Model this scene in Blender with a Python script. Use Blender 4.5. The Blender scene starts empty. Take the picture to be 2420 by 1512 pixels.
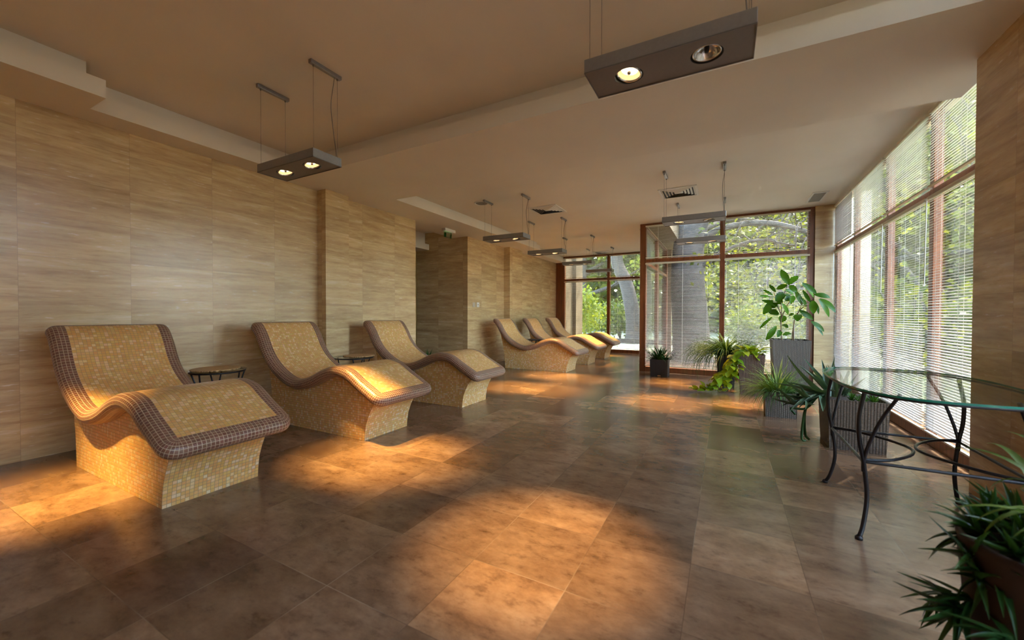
import bpy, bmesh, math, random
from math import sin, cos, pi, radians as R, sqrt, atan2
from mathutils import Vector, Matrix

random.seed(7)
COL = bpy.context.scene.collection
SC = bpy.context.scene

# ------------------------------------------------------------------ helpers
class MB:
    def __init__(s):
        s.v, s.f, s.uv, s.m = [], [], [], []
    def vert(s, p):
        s.v.append(tuple(p)); return len(s.v) - 1
    def face(s, idx, uv=None, m=0):
        s.f.append(tuple(idx)); s.uv.append(uv); s.m.append(m)
    def poly(s, pts, uv=None, m=0):
        s.face([s.vert(p) for p in pts], uv, m)
    def box(s, x0, x1, y0, y1, z0, z1, m=0, top=True, bottom=True):
        b = [s.vert(p) for p in ((x0,y0,z0),(x1,y0,z0),(x1,y1,z0),(x0,y1,z0),(x0,y0,z1),(x1,y0,z1),(x1,y1,z1),(x0,y1,z1))]
        q = [(0,1,5,4),(1,2,6,5),(2,3,7,6),(3,0,4,7)]
        if top: q.append((4,5,6,7))
        if bottom: q.append((3,2,1,0))
        for f in q:
            s.face([b[i] for i in f], None, m)
    def ring(s, c, t, r, n, up=None):
        t = Vector(t).normalized()
        a = Vector((0,0,1)) if abs(t.z) < .95 else Vector((1,0,0))
        u = t.cross(a).normalized(); w = t.cross(u)
        return [s.vert(Vector(c) + (u*cos(2*pi*k/n) + w*sin(2*pi*k/n))*r) for k in range(n)]
    def tube(s, pts, r, n=8, cap=True, m=0):
        pts = [Vector(p) for p in pts]
        rr = r if isinstance(r, (list, tuple)) else [r]*len(pts)
        prev = None; first = None
        u = None
        for i, p in enumerate(pts):
            t = (pts[min(i+1, len(pts)-1)] - pts[max(i-1, 0)])
            t.normalize()
            if u is None:
                a = Vector((0,0,1)) if abs(t.z) < .9 else Vector((1,0,0))
                u = t.cross(a).normalized()
            else:
                u = (u - t*u.dot(t)).normalized()
            w = t.cross(u)
            rg = [s.vert(p + (u*cos(2*pi*k/n) + w*sin(2*pi*k/n))*rr[i]) for k in range(n)]
            if prev:
                for k in range(n):
                    s.face((prev[k], prev[(k+1)%n], rg[(k+1)%n], rg[k]), None, m)
            else: first = rg
            prev = rg
        if cap:
            s.face(first[::-1], None, m); s.face(prev, None, m)
    def lathe(s, prof, n=32, c=(0,0,0), m=0, mat=None):
        prev = None
        for r, z in prof:
            rg = []
            for k in range(n):
                p = Vector((r*cos(2*pi*k/n), r*sin(2*pi*k/n), z))
                if mat: p = mat @ p
                rg.append(s.vert(Vector(c) + p))
            if prev:
                for k in range(n):
                    s.face((prev[k], prev[(k+1)%n], rg[(k+1)%n], rg[k]), None, m)
            prev = rg
        return prev
    def build(s, name, mats, parent=None, loc=(0,0,0), rz=0, smooth=False):
        me = bpy.data.meshes.new(name)
        me.from_pydata(s.v, [], s.f)
        if any(u for u in s.uv):
            l = me.uv_layers.new(name='UVMap')
            k = 0
            for poly, u in zip(me.polygons, s.uv):
                for j in range(poly.loop_total):
                    l.data[poly.loop_start + j].uv = u[j] if u else (0, 0)
        for mm in (mats if isinstance(mats, (list, tuple)) else [mats]):
            me.materials.append(mm)
        for p, mi in zip(me.polygons, s.m):
            p.material_index = mi
            p.use_smooth = smooth
        me.update()
        o = bpy.data.objects.new(name, me); COL.objects.link(o)
        o.location = loc; o.rotation_euler = (0, 0, rz)
        if parent: o.parent = parent
        return o

def bevel(o, w=.003, seg=2, angle=40):
    b = o.modifiers.new('b', 'BEVEL'); b.width = w; b.segments = seg; b.limit_method = 'ANGLE'; b.angle_limit = R(angle)
    return o

def tag(o, label=None, cat=None, group=None, kind=None):
    if label: o['label'] = label
    if cat: o['category'] = cat
    if group: o['group'] = group
    if kind: o['kind'] = kind
    return o

def empty(name, loc=(0,0,0), rz=0, **k):
    o = bpy.data.objects.new(name, None); COL.objects.link(o)
    o.empty_display_size = .1
    o.location = loc; o.rotation_euler = (0, 0, rz)
    return tag(o, **k)

def struct(o):
    o['kind'] = 'structure'; return o

def copy_tree(o, parent=None):
    c = o.copy(); COL.objects.link(c)
    if parent: c.parent = parent
    for ch in list(o.children):
        copy_tree(ch, c)
    return c

def catmull(pts, step):
    P = [Vector(p) for p in pts]
    P = [2*P[0]-P[1]] + P + [2*P[-1]-P[-2]]
    out = []
    for i in range(1, len(P)-2):
        for k in range(24):
            t = k/24
            a, b, c, d = P[i-1:i+3]
            out.append(.5*((2*b) + (c-a)*t + (2*a-5*b+4*c-d)*t*t + (3*b-a-3*c+d)*t**3))
    out.append(P[-2])
    L = [0]
    for a, b in zip(out, out[1:]): L.append(L[-1] + (b-a).length)
    n = max(2, round(L[-1]/step)); res = []; j = 0
    for k in range(n+1):
        s = L[-1]*k/n
        while j < len(L)-2 and L[j+1] < s: j += 1
        t = (s-L[j])/max(1e-9, L[j+1]-L[j])
        res.append(out[j].lerp(out[j+1], min(1, t)))
    return res

# ------------------------------------------------------------------ materials
def newmat(name):
    m = bpy.data.materials.new(name); m.use_nodes = True
    nt = m.node_tree; nt.nodes.clear()
    out = nt.nodes.new('ShaderNodeOutputMaterial')
    b = nt.nodes.new('ShaderNodeBsdfPrincipled')
    nt.links.new(b.outputs[0], out.inputs[0])
    return m, nt, b, out

def N(nt, typ, **k):
    n = nt.nodes.new(typ)
    for a, v in k.items():
        if a.startswith('i_'):
            n.inputs[int(a[2:])].default_value = v
        else: setattr(n, a, v)
    return n

def L(nt, a, ai, b, bi): nt.links.new(a.outputs[ai], b.inputs[bi])

def math_n(nt, op, a=None, b=None, c=None):
    n = nt.nodes.new('ShaderNodeMath'); n.operation = op
    for i, x in enumerate((a, b, c)):
        if x is None: continue
        if isinstance(x, (int, float)): n.inputs[i].default_value = x
        else: nt.links.new(x, n.inputs[i])
    return n.outputs[0]

def ramp(nt, fac, stops, interp='LINEAR'):
    r = nt.nodes.new('ShaderNodeValToRGB'); cr = r.color_ramp; cr.interpolation = interp
    while len(cr.elements) < len(stops): cr.elements.new(.5)
    for e, (p, c) in zip(cr.elements, stops):
        e.position = p; e.color = (*c, 1)
    if fac is not None: nt.links.new(fac, r.inputs[0])
    return r.outputs[0]

def mixc(nt, fac, a, b, mode='MIX'):
    n = nt.nodes.new('ShaderNodeMix'); n.data_type = 'RGBA'; n.blend_type = mode
    for i, x in ((0, fac), (6, a), (7, b)):
        if isinstance(x, (int, float)): n.inputs[i].default_value = x
        elif isinstance(x, tuple): n.inputs[i].default_value = (*x, 1)
        else: nt.links.new(x, n.inputs[i])
    return n.outputs[2]

def bump(nt, b, h, strength=.3, dist=.01):
    n = nt.nodes.new('ShaderNodeBump'); n.inputs['Strength'].default_value = strength
    n.inputs['Distance'].default_value = dist
    nt.links.new(h, n.inputs['Height']); nt.links.new(n.outputs[0], b.inputs['Normal'])

def simple(name, col, rough=.5, metal=0, noise=.12, scale=30, spec=.5, coat=0):
    m, nt, b, o = newmat(name)
    tc = N(nt, 'ShaderNodeTexCoord')
    nz = N(nt, 'ShaderNodeTexNoise'); nz.inputs['Scale'].default_value = scale; nz.inputs['Detail'].default_value = 4
    L(nt, tc, 'Object', nz, 'Vector')
    c = ramp(nt, nz.outputs['Fac'], [(.25, tuple(x*(1-noise) for x in col)), (.75, tuple(min(1, x*(1+noise)) for x in col))])
    nt.links.new(c, b.inputs['Base Color'])
    b.inputs['Roughness'].default_value = rough; b.inputs['Metallic'].default_value = metal
    b.inputs['Specular IOR Level'].default_value = spec
    if coat: b.inputs['Coat Weight'].default_value = coat
    return m

def tile_coords(nt, u, v, pu, pv, ou=0, ov=0, run=0.0):
    """cell id vector and the distance to the nearest joint, in metres"""
    vv = math_n(nt, 'DIVIDE', math_n(nt, 'SUBTRACT', v, ov), pv)
    row = math_n(nt, 'FLOOR', vv)
    uu = math_n(nt, 'DIVIDE', math_n(nt, 'SUBTRACT', u, ou), pu)
    if run:
        uu = math_n(nt, 'ADD', uu, math_n(nt, 'MULTIPLY', row, run))
    colm = math_n(nt, 'FLOOR', uu)
    fu = math_n(nt, 'FRACT', uu); fv = math_n(nt, 'FRACT', vv)
    du = math_n(nt, 'MULTIPLY', math_n(nt, 'MINIMUM', fu, math_n(nt, 'SUBTRACT', 1.0, fu)), pu)
    dv = math_n(nt, 'MULTIPLY', math_n(nt, 'MINIMUM', fv, math_n(nt, 'SUBTRACT', 1.0, fv)), pv)
    d = math_n(nt, 'MINIMUM', du, dv)
    cv = N(nt, 'ShaderNodeCombineXYZ')
    nt.links.new(colm, cv.inputs[0]); nt.links.new(row, cv.inputs[1])
    wn = N(nt, 'ShaderNodeTexWhiteNoise', noise_dimensions='2D')
    L(nt, cv, 0, wn, 'Vector')
    return cv.outputs[0], d, wn

def travertine_wall():
    m, nt, b, o = newmat('wall_travertine')
    g = N(nt, 'ShaderNodeNewGeometry'); s = N(nt, 'ShaderNodeSeparateXYZ'); L(nt, g, 'Position', s, 0)
    u = math_n(nt, 'ADD', s.outputs[0], s.outputs[1])
    cell, d, wn = tile_coords(nt, u, s.outputs[2], .632, .3125, -4.6+1.49, 1.222)
    # streaky veins, offset per slab
    off = N(nt, 'ShaderNodeVectorMath', operation='SCALE'); L(nt, wn, 'Color', off, 0); off.inputs[3].default_value = 9
    def vec(su, sv):
        c = N(nt, 'ShaderNodeCombineXYZ')
        nt.links.new(math_n(nt, 'MULTIPLY', u, su), c.inputs[0]); nt.links.new(math_n(nt, 'MULTIPLY', s.outputs[2], sv), c.inputs[1])
        a = N(nt, 'ShaderNodeVectorMath', operation='ADD'); L(nt, c, 0, a, 0); L(nt, off, 0, a, 1)
        return a
    n1 = N(nt, 'ShaderNodeTexNoise'); L(nt, vec(1.15, 11), 0, n1, 'Vector'); n1.inputs['Scale'].default_value = 1.3; n1.inputs['Detail'].default_value = 8; n1.inputs['Roughness'].default_value = .60; n1.inputs['Distortion'].default_value = .5
    n2 = N(nt, 'ShaderNodeTexNoise'); L(nt, vec(7, 42), 0, n2, 'Vector'); n2.inputs['Scale'].default_value = 1.2; n2.inputs['Detail'].default_value = 7; n2.inputs['Roughness'].default_value = .6
    base = ramp(nt, n1.outputs['Fac'], [(.26, (.43,.28,.13)), (.45, (.56,.39,.20)), (.58, (.64,.465,.240)), (.76, (.74,.60,.39))])
    fine = ramp(nt, n2.outputs['Fac'], [(.32, (.82,.78,.72)), (.5, (1,1,1)), (.72, (1.0,1.0,1.0))])
    c = mixc(nt, .75, base, fine, 'MULTIPLY')
    vein = ramp(nt, n2.outputs['Fac'], [(.62, (0,0,0)), (.70, (1,1,1))])
    c = mixc(nt, math_n(nt, 'MULTIPLY', vein, .5), c, (.86,.76,.61))
    n4 = N(nt, 'ShaderNodeTexNoise'); L(nt, vec(.55, 1.6), 0, n4, 'Vector'); n4.inputs['Scale'].default_value = 1.5; n4.inputs['Detail'].default_value = 4
    cl = ramp(nt, n4.outputs['Fac'], [(.35, (.86,.83,.78)), (.6, (1.06,1.06,1.06))])
    c = mixc(nt, .8, c, cl, 'MULTIPLY')
    tone = ramp(nt, wn.outputs['Value'], [(0, (.90,.89,.88)), (.5, (1,1,1)), (1, (1.0,.98,.95))])
    c = mixc(nt, .8, c, tone, 'MULTIPLY')
    joint = math_n(nt, 'LESS_THAN', d, .0016)
    c = mixc(nt, math_n(nt, 'MULTIPLY', joint, .35), c, (.25,.17,.10))
    nt.links.new(c, b.inputs['Base Color'])
    b.inputs['Roughness'].default_value = .27
    b.inputs['Specular IOR Level'].default_value = .75
    bump(nt, b, math_n(nt, 'SUBTRACT', 1.0, joint), .1, .002)
    return m

def travertine_floor():
    m, nt, b, o = newmat('floor_travertine')
    g = N(nt, 'ShaderNodeNewGeometry'); s = N(nt, 'ShaderNodeSeparateXYZ'); L(nt, g, 'Position', s, 0)
    cell, d, wn = tile_coords(nt, s.outputs[0], s.outputs[1], .429, .4285, .305, 1.048)
    off = N(nt, 'ShaderNodeVectorMath', operation='SCALE'); L(nt, wn, 'Color', off, 0); off.inputs[3].default_value = 13
    def vec(su, sv):
        c = N(nt, 'ShaderNodeCombineXYZ')
        nt.links.new(math_n(nt, 'MULTIPLY', s.outputs[0], su), c.inputs[0]); nt.links.new(math_n(nt, 'MULTIPLY', s.outputs[1], sv), c.inputs[1])
        a = N(nt, 'ShaderNodeVectorMath', operation='ADD'); L(nt, c, 0, a, 0); L(nt, off, 0, a, 1)
        return a
    n1 = N(nt, 'ShaderNodeTexNoise'); L(nt, vec(4.5, 7), 0, n1, 'Vector'); n1.inputs['Scale'].default_value = .8; n1.inputs['Detail'].default_value = 12; n1.inputs['Roughness'].default_value = .70; n1.inputs['Distortion'].default_value = .15
    n2 = N(nt, 'ShaderNodeTexNoise'); L(nt, vec(11, 20), 0, n2, 'Vector'); n2.inputs['Scale'].default_value = 1.0; n2.inputs['Detail'].default_value = 6; n2.inputs['Roughness'].default_value = .7
    base = ramp(nt, n1.outputs['Fac'], [(.30, (.105,.056,.031)), (.44, (.180,.103,.058)), (.56, (.232,.140,.082)), (.72, (.29,.188,.118))])
    sp = ramp(nt, n2.outputs['Fac'], [(.32, (.50,.45,.42)), (.45, (.98,.98,.98)), (.72, (1.25,1.25,1.2))])
    c = mixc(nt, .7, base, sp, 'MULTIPLY')
    tone = ramp(nt, wn.outputs['Value'], [(0, (.55,.52,.50)), (.35, (.82,.80,.78)), (.7, (1,1,1)), (1, (1.40,1.36,1.26))])
    c = mixc(nt, .85, c, tone, 'MULTIPLY')
    n3 = N(nt, 'ShaderNodeTexNoise'); L(nt, vec(9, 34), 0, n3, 'Vector'); n3.inputs['Scale'].default_value = 1.4; n3.inputs['Detail'].default_value = 8; n3.inputs['Roughness'].default_value = .75
    pit = ramp(nt, n3.outputs['Fac'], [(.73, (0,0,0)), (.75, (1,1,1))])
    c = mixc(nt, math_n(nt, 'MULTIPLY', pit, .45), c, (.03,.014,.008))
    joint = math_n(nt, 'LESS_THAN', d, .0017)
    jn = N(nt, 'ShaderNodeTexNoise'); jn.inputs['Scale'].default_value = 1.7; L(nt, g, 'Position', jn, 'Vector')
    jc = ramp(nt, jn.outputs['Fac'], [(.46, (.08,.045,.025)), (.66, (.36,.27,.19))])
    c = mixc(nt, math_n(nt, 'MULTIPLY', joint, .6), c, jc)
    nt.links.new(c, b.inputs['Base Color'])
    b.inputs['Roughness'].default_value = .21
    b.inputs['Specular IOR Level'].default_value = .75
    bump(nt, b, math_n(nt, 'SUBTRACT', 1.0, joint), .1, .002)
    return m

def mosaic(name, cols, grout, pitch=.0212, gw=.0011, rough=.28):
    m, nt, b, o = newmat(name)
    uvn = N(nt, 'ShaderNodeUVMap'); s = N(nt, 'ShaderNodeSeparateXYZ'); L(nt, uvn, 0, s, 0)
    cell, d, wn = tile_coords(nt, s.outputs[0], s.outputs[1], pitch, pitch)
    stops = [(k, c) for k, c in cols]
    c = ramp(nt, wn.outputs['Value'], stops, 'CONSTANT')
    sub = mixc(nt, .10, c, wn.outputs['Color'], 'OVERLAY')
    joint = math_n(nt, 'LESS_THAN', d, gw)
    c = mixc(nt, joint, sub, grout)
    nt.links.new(c, b.inputs['Base Color'])
    rr = math_n(nt, 'ADD', math_n(nt, 'MULTIPLY', joint, .45), rough)
    nt.links.new(rr, b.inputs['Roughness'])
    h = math_n(nt, 'MINIMUM', math_n(nt, 'DIVIDE', d, gw*2.2), 1.0)
    bump(nt, b, h, .45, .0012)
    return m

def plaster():
    m, nt, b, o = newmat('ceiling_plaster')
    g = N(nt, 'ShaderNodeNewGeometry')
    n = N(nt, 'ShaderNodeTexNoise'); n.inputs['Scale'].default_value = 1.4; n.inputs['Detail'].default_value = 5; L(nt, g, 'Position', n, 'Vector')
    c = ramp(nt, n.outputs['Fac'], [(.3, (.70,.625,.52)), (.7, (.75,.675,.57))])
    nt.links.new(c, b.inputs['Base Color']); b.inputs['Roughness'].default_value = .7
    b.inputs['Specular IOR Level'].default_value = .25
    n2 = N(nt, 'ShaderNodeTexNoise'); n2.inputs['Scale'].default_value = 130; L(nt, g, 'Position', n2, 'Vector')
    bump(nt, b, n2.outputs['Fac'], .05, .002)
    return m

def wood(name, a=(.115,.030,.009), c2=(.24,.075,.022), rough=.35):
    m, nt, b, o = newmat(name)
    g = N(nt, 'ShaderNodeNewGeometry'); mp = N(nt, 'ShaderNodeMapping'); L(nt, g, 'Position', mp, 0)
    mp.inputs['Scale'].default_value = (30, 30, 2.5)
    n = N(nt, 'ShaderNodeTexNoise'); n.inputs['Scale'].default_value = 1; n.inputs['Detail'].default_value = 6; L(nt, mp, 0, n, 'Vector')
    c = ramp(nt, n.outputs['Fac'], [(.3, a), (.7, c2)])
    nt.links.new(c, b.inputs['Base Color']); b.inputs['Roughness'].default_value = rough
    return m

def wicker(name, c1, c2, pitch=.011):
    """basket weave on uv in metres"""
    m, nt, b, o = newmat(name)
    uvn = N(nt, 'ShaderNodeUVMap'); s = N(nt, 'ShaderNodeSeparateXYZ'); L(nt, uvn, 0, s, 0)
    uu = math_n(nt, 'DIVIDE', s.outputs[0], pitch*1.7); vv = math_n(nt, 'DIVIDE', s.outputs[1], pitch)
    colm = math_n(nt, 'FLOOR', uu)
    v2 = math_n(nt, 'ADD', vv, math_n(nt, 'MULTIPLY', colm, .5))
    fu = math_n(nt, 'FRACT', uu); fv = math_n(nt, 'FRACT', v2)
    hu = math_n(nt, 'SINE', math_n(nt, 'MULTIPLY', fu, pi)); hv = math_n(nt, 'SINE', math_n(nt, 'MULTIPLY', fv, pi))
    h = math_n(nt, 'MULTIPLY', math_n(nt, 'POWER', hu, .6), math_n(nt, 'POWER', hv, .6))
    c = ramp(nt, h, [(.12, tuple(x*.25 for x in c1)), (.5, c1), (.95, c2)])
    nt.links.new(c, b.inputs['Base Color']); b.inputs['Roughness'].default_value = .55; b.inputs['Specular IOR Level'].default_value = .3
    bump(nt, b, h, .8, .003)
    return m

def leafmat(name, c1, c2, rough=.35, trans=.35, scale=6):
    m, nt, b, o = newmat(name)
    tc = N(nt, 'ShaderNodeTexCoord'); nz = N(nt, 'ShaderNodeTexNoise'); nz.inputs['Scale'].default_value = scale; L(nt, tc, 'Object', nz, 'Vector')
    g = N(nt, 'ShaderNodeNewGeometry')
    f = math_n(nt, 'ADD', math_n(nt, 'MULTIPLY', nz.outputs['Fac'], .6), math_n(nt, 'MULTIPLY', g.outputs['Random Per Island'], .4))
    c = ramp(nt, f, [(.3, c1), (.7, c2)])
    nt.links.new(c, b.inputs['Base Color']); b.inputs['Roughness'].default_value = rough; b.inputs['Specular IOR Level'].default_value = .3
    if trans:
        t = N(nt, 'ShaderNodeBsdfTranslucent')
        cc = mixc(nt, 1.0, c, (1.5,1.4,.45), 'MULTIPLY'); nt.links.new(cc, t.inputs[0])
        mx = N(nt, 'ShaderNodeMixShader'); mx.inputs[0].default_value = trans
        L(nt, b, 0, mx, 1); L(nt, t, 0, mx, 2); L(nt, mx, 0, o, 0)
    return m

def glass(name, tint=(1,1,1), refl=.5):
    m, nt, b, o = newmat(name); nt.nodes.remove(b)
    fr = N(nt, 'ShaderNodeFresnel'); fr.inputs[0].default_value = 1.45
    tr = N(nt, 'ShaderNodeBsdfTransparent'); tr.inputs[0].default_value = (*tint, 1)
    gl = N(nt, 'ShaderNodeBsdfGlossy'); gl.inputs['Roughness'].default_value = .02
    mx = N(nt, 'ShaderNodeMixShader')
    nt.links.new(math_n(nt, 'MULTIPLY', fr.outputs[0], refl), mx.inputs[0])
    L(nt, tr, 0, mx, 1); L(nt, gl, 0, mx, 2); L(nt, mx, 0, o, 0)
    return m

def emit(name, col, strength):
    m, nt, b, o = newmat(name); nt.nodes.remove(b)
    e = N(nt, 'ShaderNodeEmission'); e.inputs[0].default_value = (*col, 1); e.inputs[1].default_value = strength
    L(nt, e, 0, o, 0)
    return m

M = {}
M['wall'] = travertine_wall(); M['floor'] = travertine_floor(); M['plaster'] = plaster()
cream = (.72,.43,.155); tan = (.66,.37,.115); pale = (.76,.53,.265); ochre = (.70,.39,.12)
M['cream'] = mosaic('mosaic_cream', [(0, cream), (.34, tan), (.56, ochre), (.80, pale)], (.40,.275,.15), gw=.0009)
M['basemos'] = mosaic('mosaic_base', [(0, cream), (.30, tan), (.52, ochre), (.72, pale), (.92, (.72,.57,.36))], (.33,.235,.135))
M['brown'] = mosaic('mosaic_brown', [(0, (.185,.083,.050)), (.4, (.21,.094,.056)), (.75, (.16,.071,.043))], (.52,.40,.28), gw=.0014)
M['wood'] = wood('mahogany_frame')
M['alu'] = simple('brushed_aluminium', (.30,.29,.285), .38, .75, .06, 60)
M['aludark'] = simple('lamp_underside_grey', (.17,.145,.135), .5, .3, .05, 60)
M['chrome'] = simple('chrome_ring', (.62,.60,.58), .12, 1, .03, 10)
M['dark'] = simple('black_recess', (.012,.010,.009), .6)
M['cable'] = simple('steel_cable', (.20,.17,.14), .4, .5)
M['cord'] = simple('grey_power_cord', (.16,.13,.10), .5)
M['blind'] = simple('cream_slat_enamel', (.56,.53,.49), .32, 0, .04, 3)
M['blindrail'] = simple('cream_rail_enamel', (.66,.60,.47), .35, 0, .04, 3)
M['white'] = simple('white_plastic', (.72,.69,.62), .4, 0, .03)
M['grille'] = simple('painted_grille', (.66,.62,.55), .45, 0, .03)
M['iron'] = simple('black_wrought_iron', (.018,.016,.018), .35, .4, .2, 40)
M['glass'] = glass('window_glass', (.97,.99,.97), .45)
M['tglass'] = glass('table_glass', (.95,.985,.97), .45)
M['tedge'] = simple('green_glass_edge', (.02,.22,.15), .1, 0, .15, 8)
M['wickgrey'] = wicker('wicker_grey', (.105,.083,.064), (.225,.185,.150))
M['wickbrown'] = wicker('wicker_brown', (.075,.045,.032), (.16,.10,.07))
M['wickdark'] = wicker('wicker_dark', (.028,.025,.025), (.07,.062,.06))
M['straw'] = wicker('woven_straw', (.50,.29,.11), (.78,.54,.27), .010)
M['soil'] = simple('potting_soil', (.035,.022,.014), .9, 0, .4, 80)
M['terra'] = simple('brown_glazed_pot', (.030,.014,.008), .7, 0, .25, 9)
M['leafrub'] = leafmat('leaf_rubber', (.022,.080,.003), (.070,.18,.006), .32, .25)
M['leafpoth'] = leafmat('leaf_pothos', (.13,.24,.010), (.42,.44,.02), .35, .3)
M['leafspid'] = leafmat('leaf_spider', (.016,.050,.008), (.060,.11,.024), .45, .2)
M['leafgrass'] = leafmat('leaf_grass', (.035,.100,.024), (.11,.21,.06), .35, .2)
M['leafaloe'] = leafmat('leaf_aloe', (.050,.105,.062), (.13,.21,.125), .3, .08)
M['leafdark'] = leafmat('leaf_dark', (.012,.055,.012), (.04,.11,.025), .3, .12)
M['leafhaw'] = leafmat('leaf_haworthia', (.05,.16,.02), (.12,.28,.05), .3, .15)
M['leafstrap'] = leafmat('leaf_strap', (.040,.085,.008), (.10,.16,.018), .5, .2)
M['stem'] = simple('plant_stem', (.17,.105,.05), .7, 0, .25, 40)
M['bark'] = simple('tree_bark', (.052,.040,.029), .9, 0, .5, 9)
M['barkdark'] = simple('dark_branch_bark', (.028,.021,.015), .9, 0, .4, 9)
M['ltree'] = leafmat('foliage_tree', (.034,.052,.006), (.140,.155,.016), .5, .45, .5)
M['lyel'] = leafmat('foliage_bright', (.080,.110,.009), (.25,.27,.032), .5, .45, .5)
M['lbush'] = leafmat('foliage_shrub', (.042,.068,.007), (.155,.18,.024), .5, .45, .8)
M['ground'] = simple('dry_pale_ground', (.27,.26,.15), .95, 0, .3, 1.2)
M['render'] = simple('exterior_tan_render', (.12,.080,.036), .85, 0, .08, 2)
M['halo'] = emit('halogen_reflector_glow', (1, .62, .27), .38); M['hot'] = emit('halogen_reflector_core', (1, .80, .50), 3.0)
M['bulb'] = emit('halogen_capsule', (1, .82, .55), 90)
M['green'] = glass('green_sign_print', (.20,.62,.33), .3)
M['acryl'] = glass('clear_acrylic', (.86,.94,.84), .6)
M['led'] = emit('green_led', (.35, 1, .35), .5)
M['brass'] = simple('brass_edge', (.45,.33,.12), .3, .8)
M['doorblack'] = simple('dark_door', (.03,.022,.016), .4)

# ------------------------------------------------------------------ room shell
XW, XG, YN, YF = -4.60, 1.56, 7.97, 11.42     # left wall, right glazing, near window, far window
ZS, ZB, ZT1, ZT2 = 2.67, 2.80, 2.915, 2.845   # soffit, ledge, trays
YB = -2.6

m = MB(); m.box(-7.2, 2.0, YB, 11.6, -.12, 0); struct(m.build('floor', M['floor']))

# trays: two ceiling planes, one slab each
m = MB()
m.box(-4.6, 1.66, YB, 2.958, ZT1, 3.25)
m.box(-4.6, 1.66, 4.0, 8.12, ZT2, 3.25); m.box(-4.6, -1.40, 8.12, YF+.14, ZT2, 3.25)
m.box(-7.2, -4.6, YB, YF+.2, 2.83, 3.25)
struct(m.build('ceiling', M['plaster']))

# cross beam and wall soffits with their stepped cove edge
m = MB(); m.box(-4.0, 1.485, 2.878, 4.072, ZS, ZB); m.box(-4.0, 1.485, 2.958, 3.995, ZB, 3.0); m.box(1.485, 1.66, 2.7, 4.1, 2.85, 3.0)
struct(m.build('trim_1', M['plaster']))
m = MB()
m.box(XW-.4, -3.999, YB, 1.17, ZS, ZB); m.box(XW-.4, -4.079, YB, 1.09, ZB, 3.0)
m.box(XW-.4, -4.313, 1.17, 2.90, ZS, ZB); m.box(XW-.4, -4.393, 1.09, 2.98, ZB, 3.0)
m.box(XW-.4, -4.0, 2.878, 4.072, ZS, 3.0)
struct(m.build('trim_2', M['plaster']))
m = MB()
m.box(-4.97, -4.0, 4.072, 8.88, ZS, 2.782); m.box(-4.97, -4.045, 4.05, 8.78, 2.782, 3.0)
m.box(-4.7, -4.313, 8.88, YF, ZS, 2.782); m.box(-4.7, -4.358, 8.78, YF, 2.782, 3.0)
struct(m.build('trim_3', M['plaster']))
# corridor soffit at the back
m = MB(); m.box(-7.2, -5.586, 5.13, 6.65, 2.465, 2.585); m.box(-7.2, -5.70, 5.13, 6.65, 2.585, 2.9)
struct(m.build('trim_4', M['plaster']))

# left wall in its three runs with two pilasters, corridor opening between
m = MB()
m.box(XW-.3, XW, YB, 5.13, 0, 2.9)
struct(m.build('wall_left', M['wall']))
m = MB(); m.box(XW-.02, -4.442, 3.305, 3.655, 0, ZS); struct(m.build('pillar', M['wall']))
m = MB(); m.box(-7.2, XW, 6.66, 6.95, 0, 2.9); m.box(XW-.3, XW, 6.95, YF+.1, 0, 2.9); struct(m.build('wall_corridor', M['wall']))
m = MB(); m.box(XW-.02, -4.442, 8.16, 8.80, 0, ZS); struct(m.build('pillar', M['wall']))
m = MB(); m.box(-7.2, -7.0, 4.8, 6.95, 0, 2.9); m.box(-7.2, XW-.3, 4.83, 5.13, 0, 2.9); struct(m.build('wall_corridor_end', M['wall']))
# dark door leaf standing in the corridor with its brass edge
d = empty('door_1', (0,0,0), kind='structure')
m = MB(); m.box(-5.99, -5.945, 6.02, 6.645, 0, 2.46); m.build('door_leaf', M['doorblack'], d)
m = MB(); m.box(-5.945, -5.93, 6.60, 6.645, 0, 2.46); m.build('door_edge', M['brass'], d)

# right side: near pier, corner column, walls behind the viewer
m = MB(); m.box(1.35, 2.0, 2.72, 3.52, 0, 3.0); m.box(1.35, 2.0, YB, -2.2, 0, 3.0); struct(m.build('wall_right', M['wall']))
m = MB(); m.box(1.262, 1.95, 7.93, 8.25, 0, 3.0); struct(m.build('pillar', M['wall']))
m = MB(); m.box(-7.2, 2.0, YB-.2, YB, 0, 3.25); struct(m.build('wall_back', M['wall']))
# roof edge over the glazing
m = MB(); m.box(-1.40, -1.0, 8.14, 11.75, 2.88, 3.25); m.box(-1.40, -1.30, 11.62, 11.75, -.14, 2.88)
struct(m.build('roof_edge', M['render']))

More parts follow.
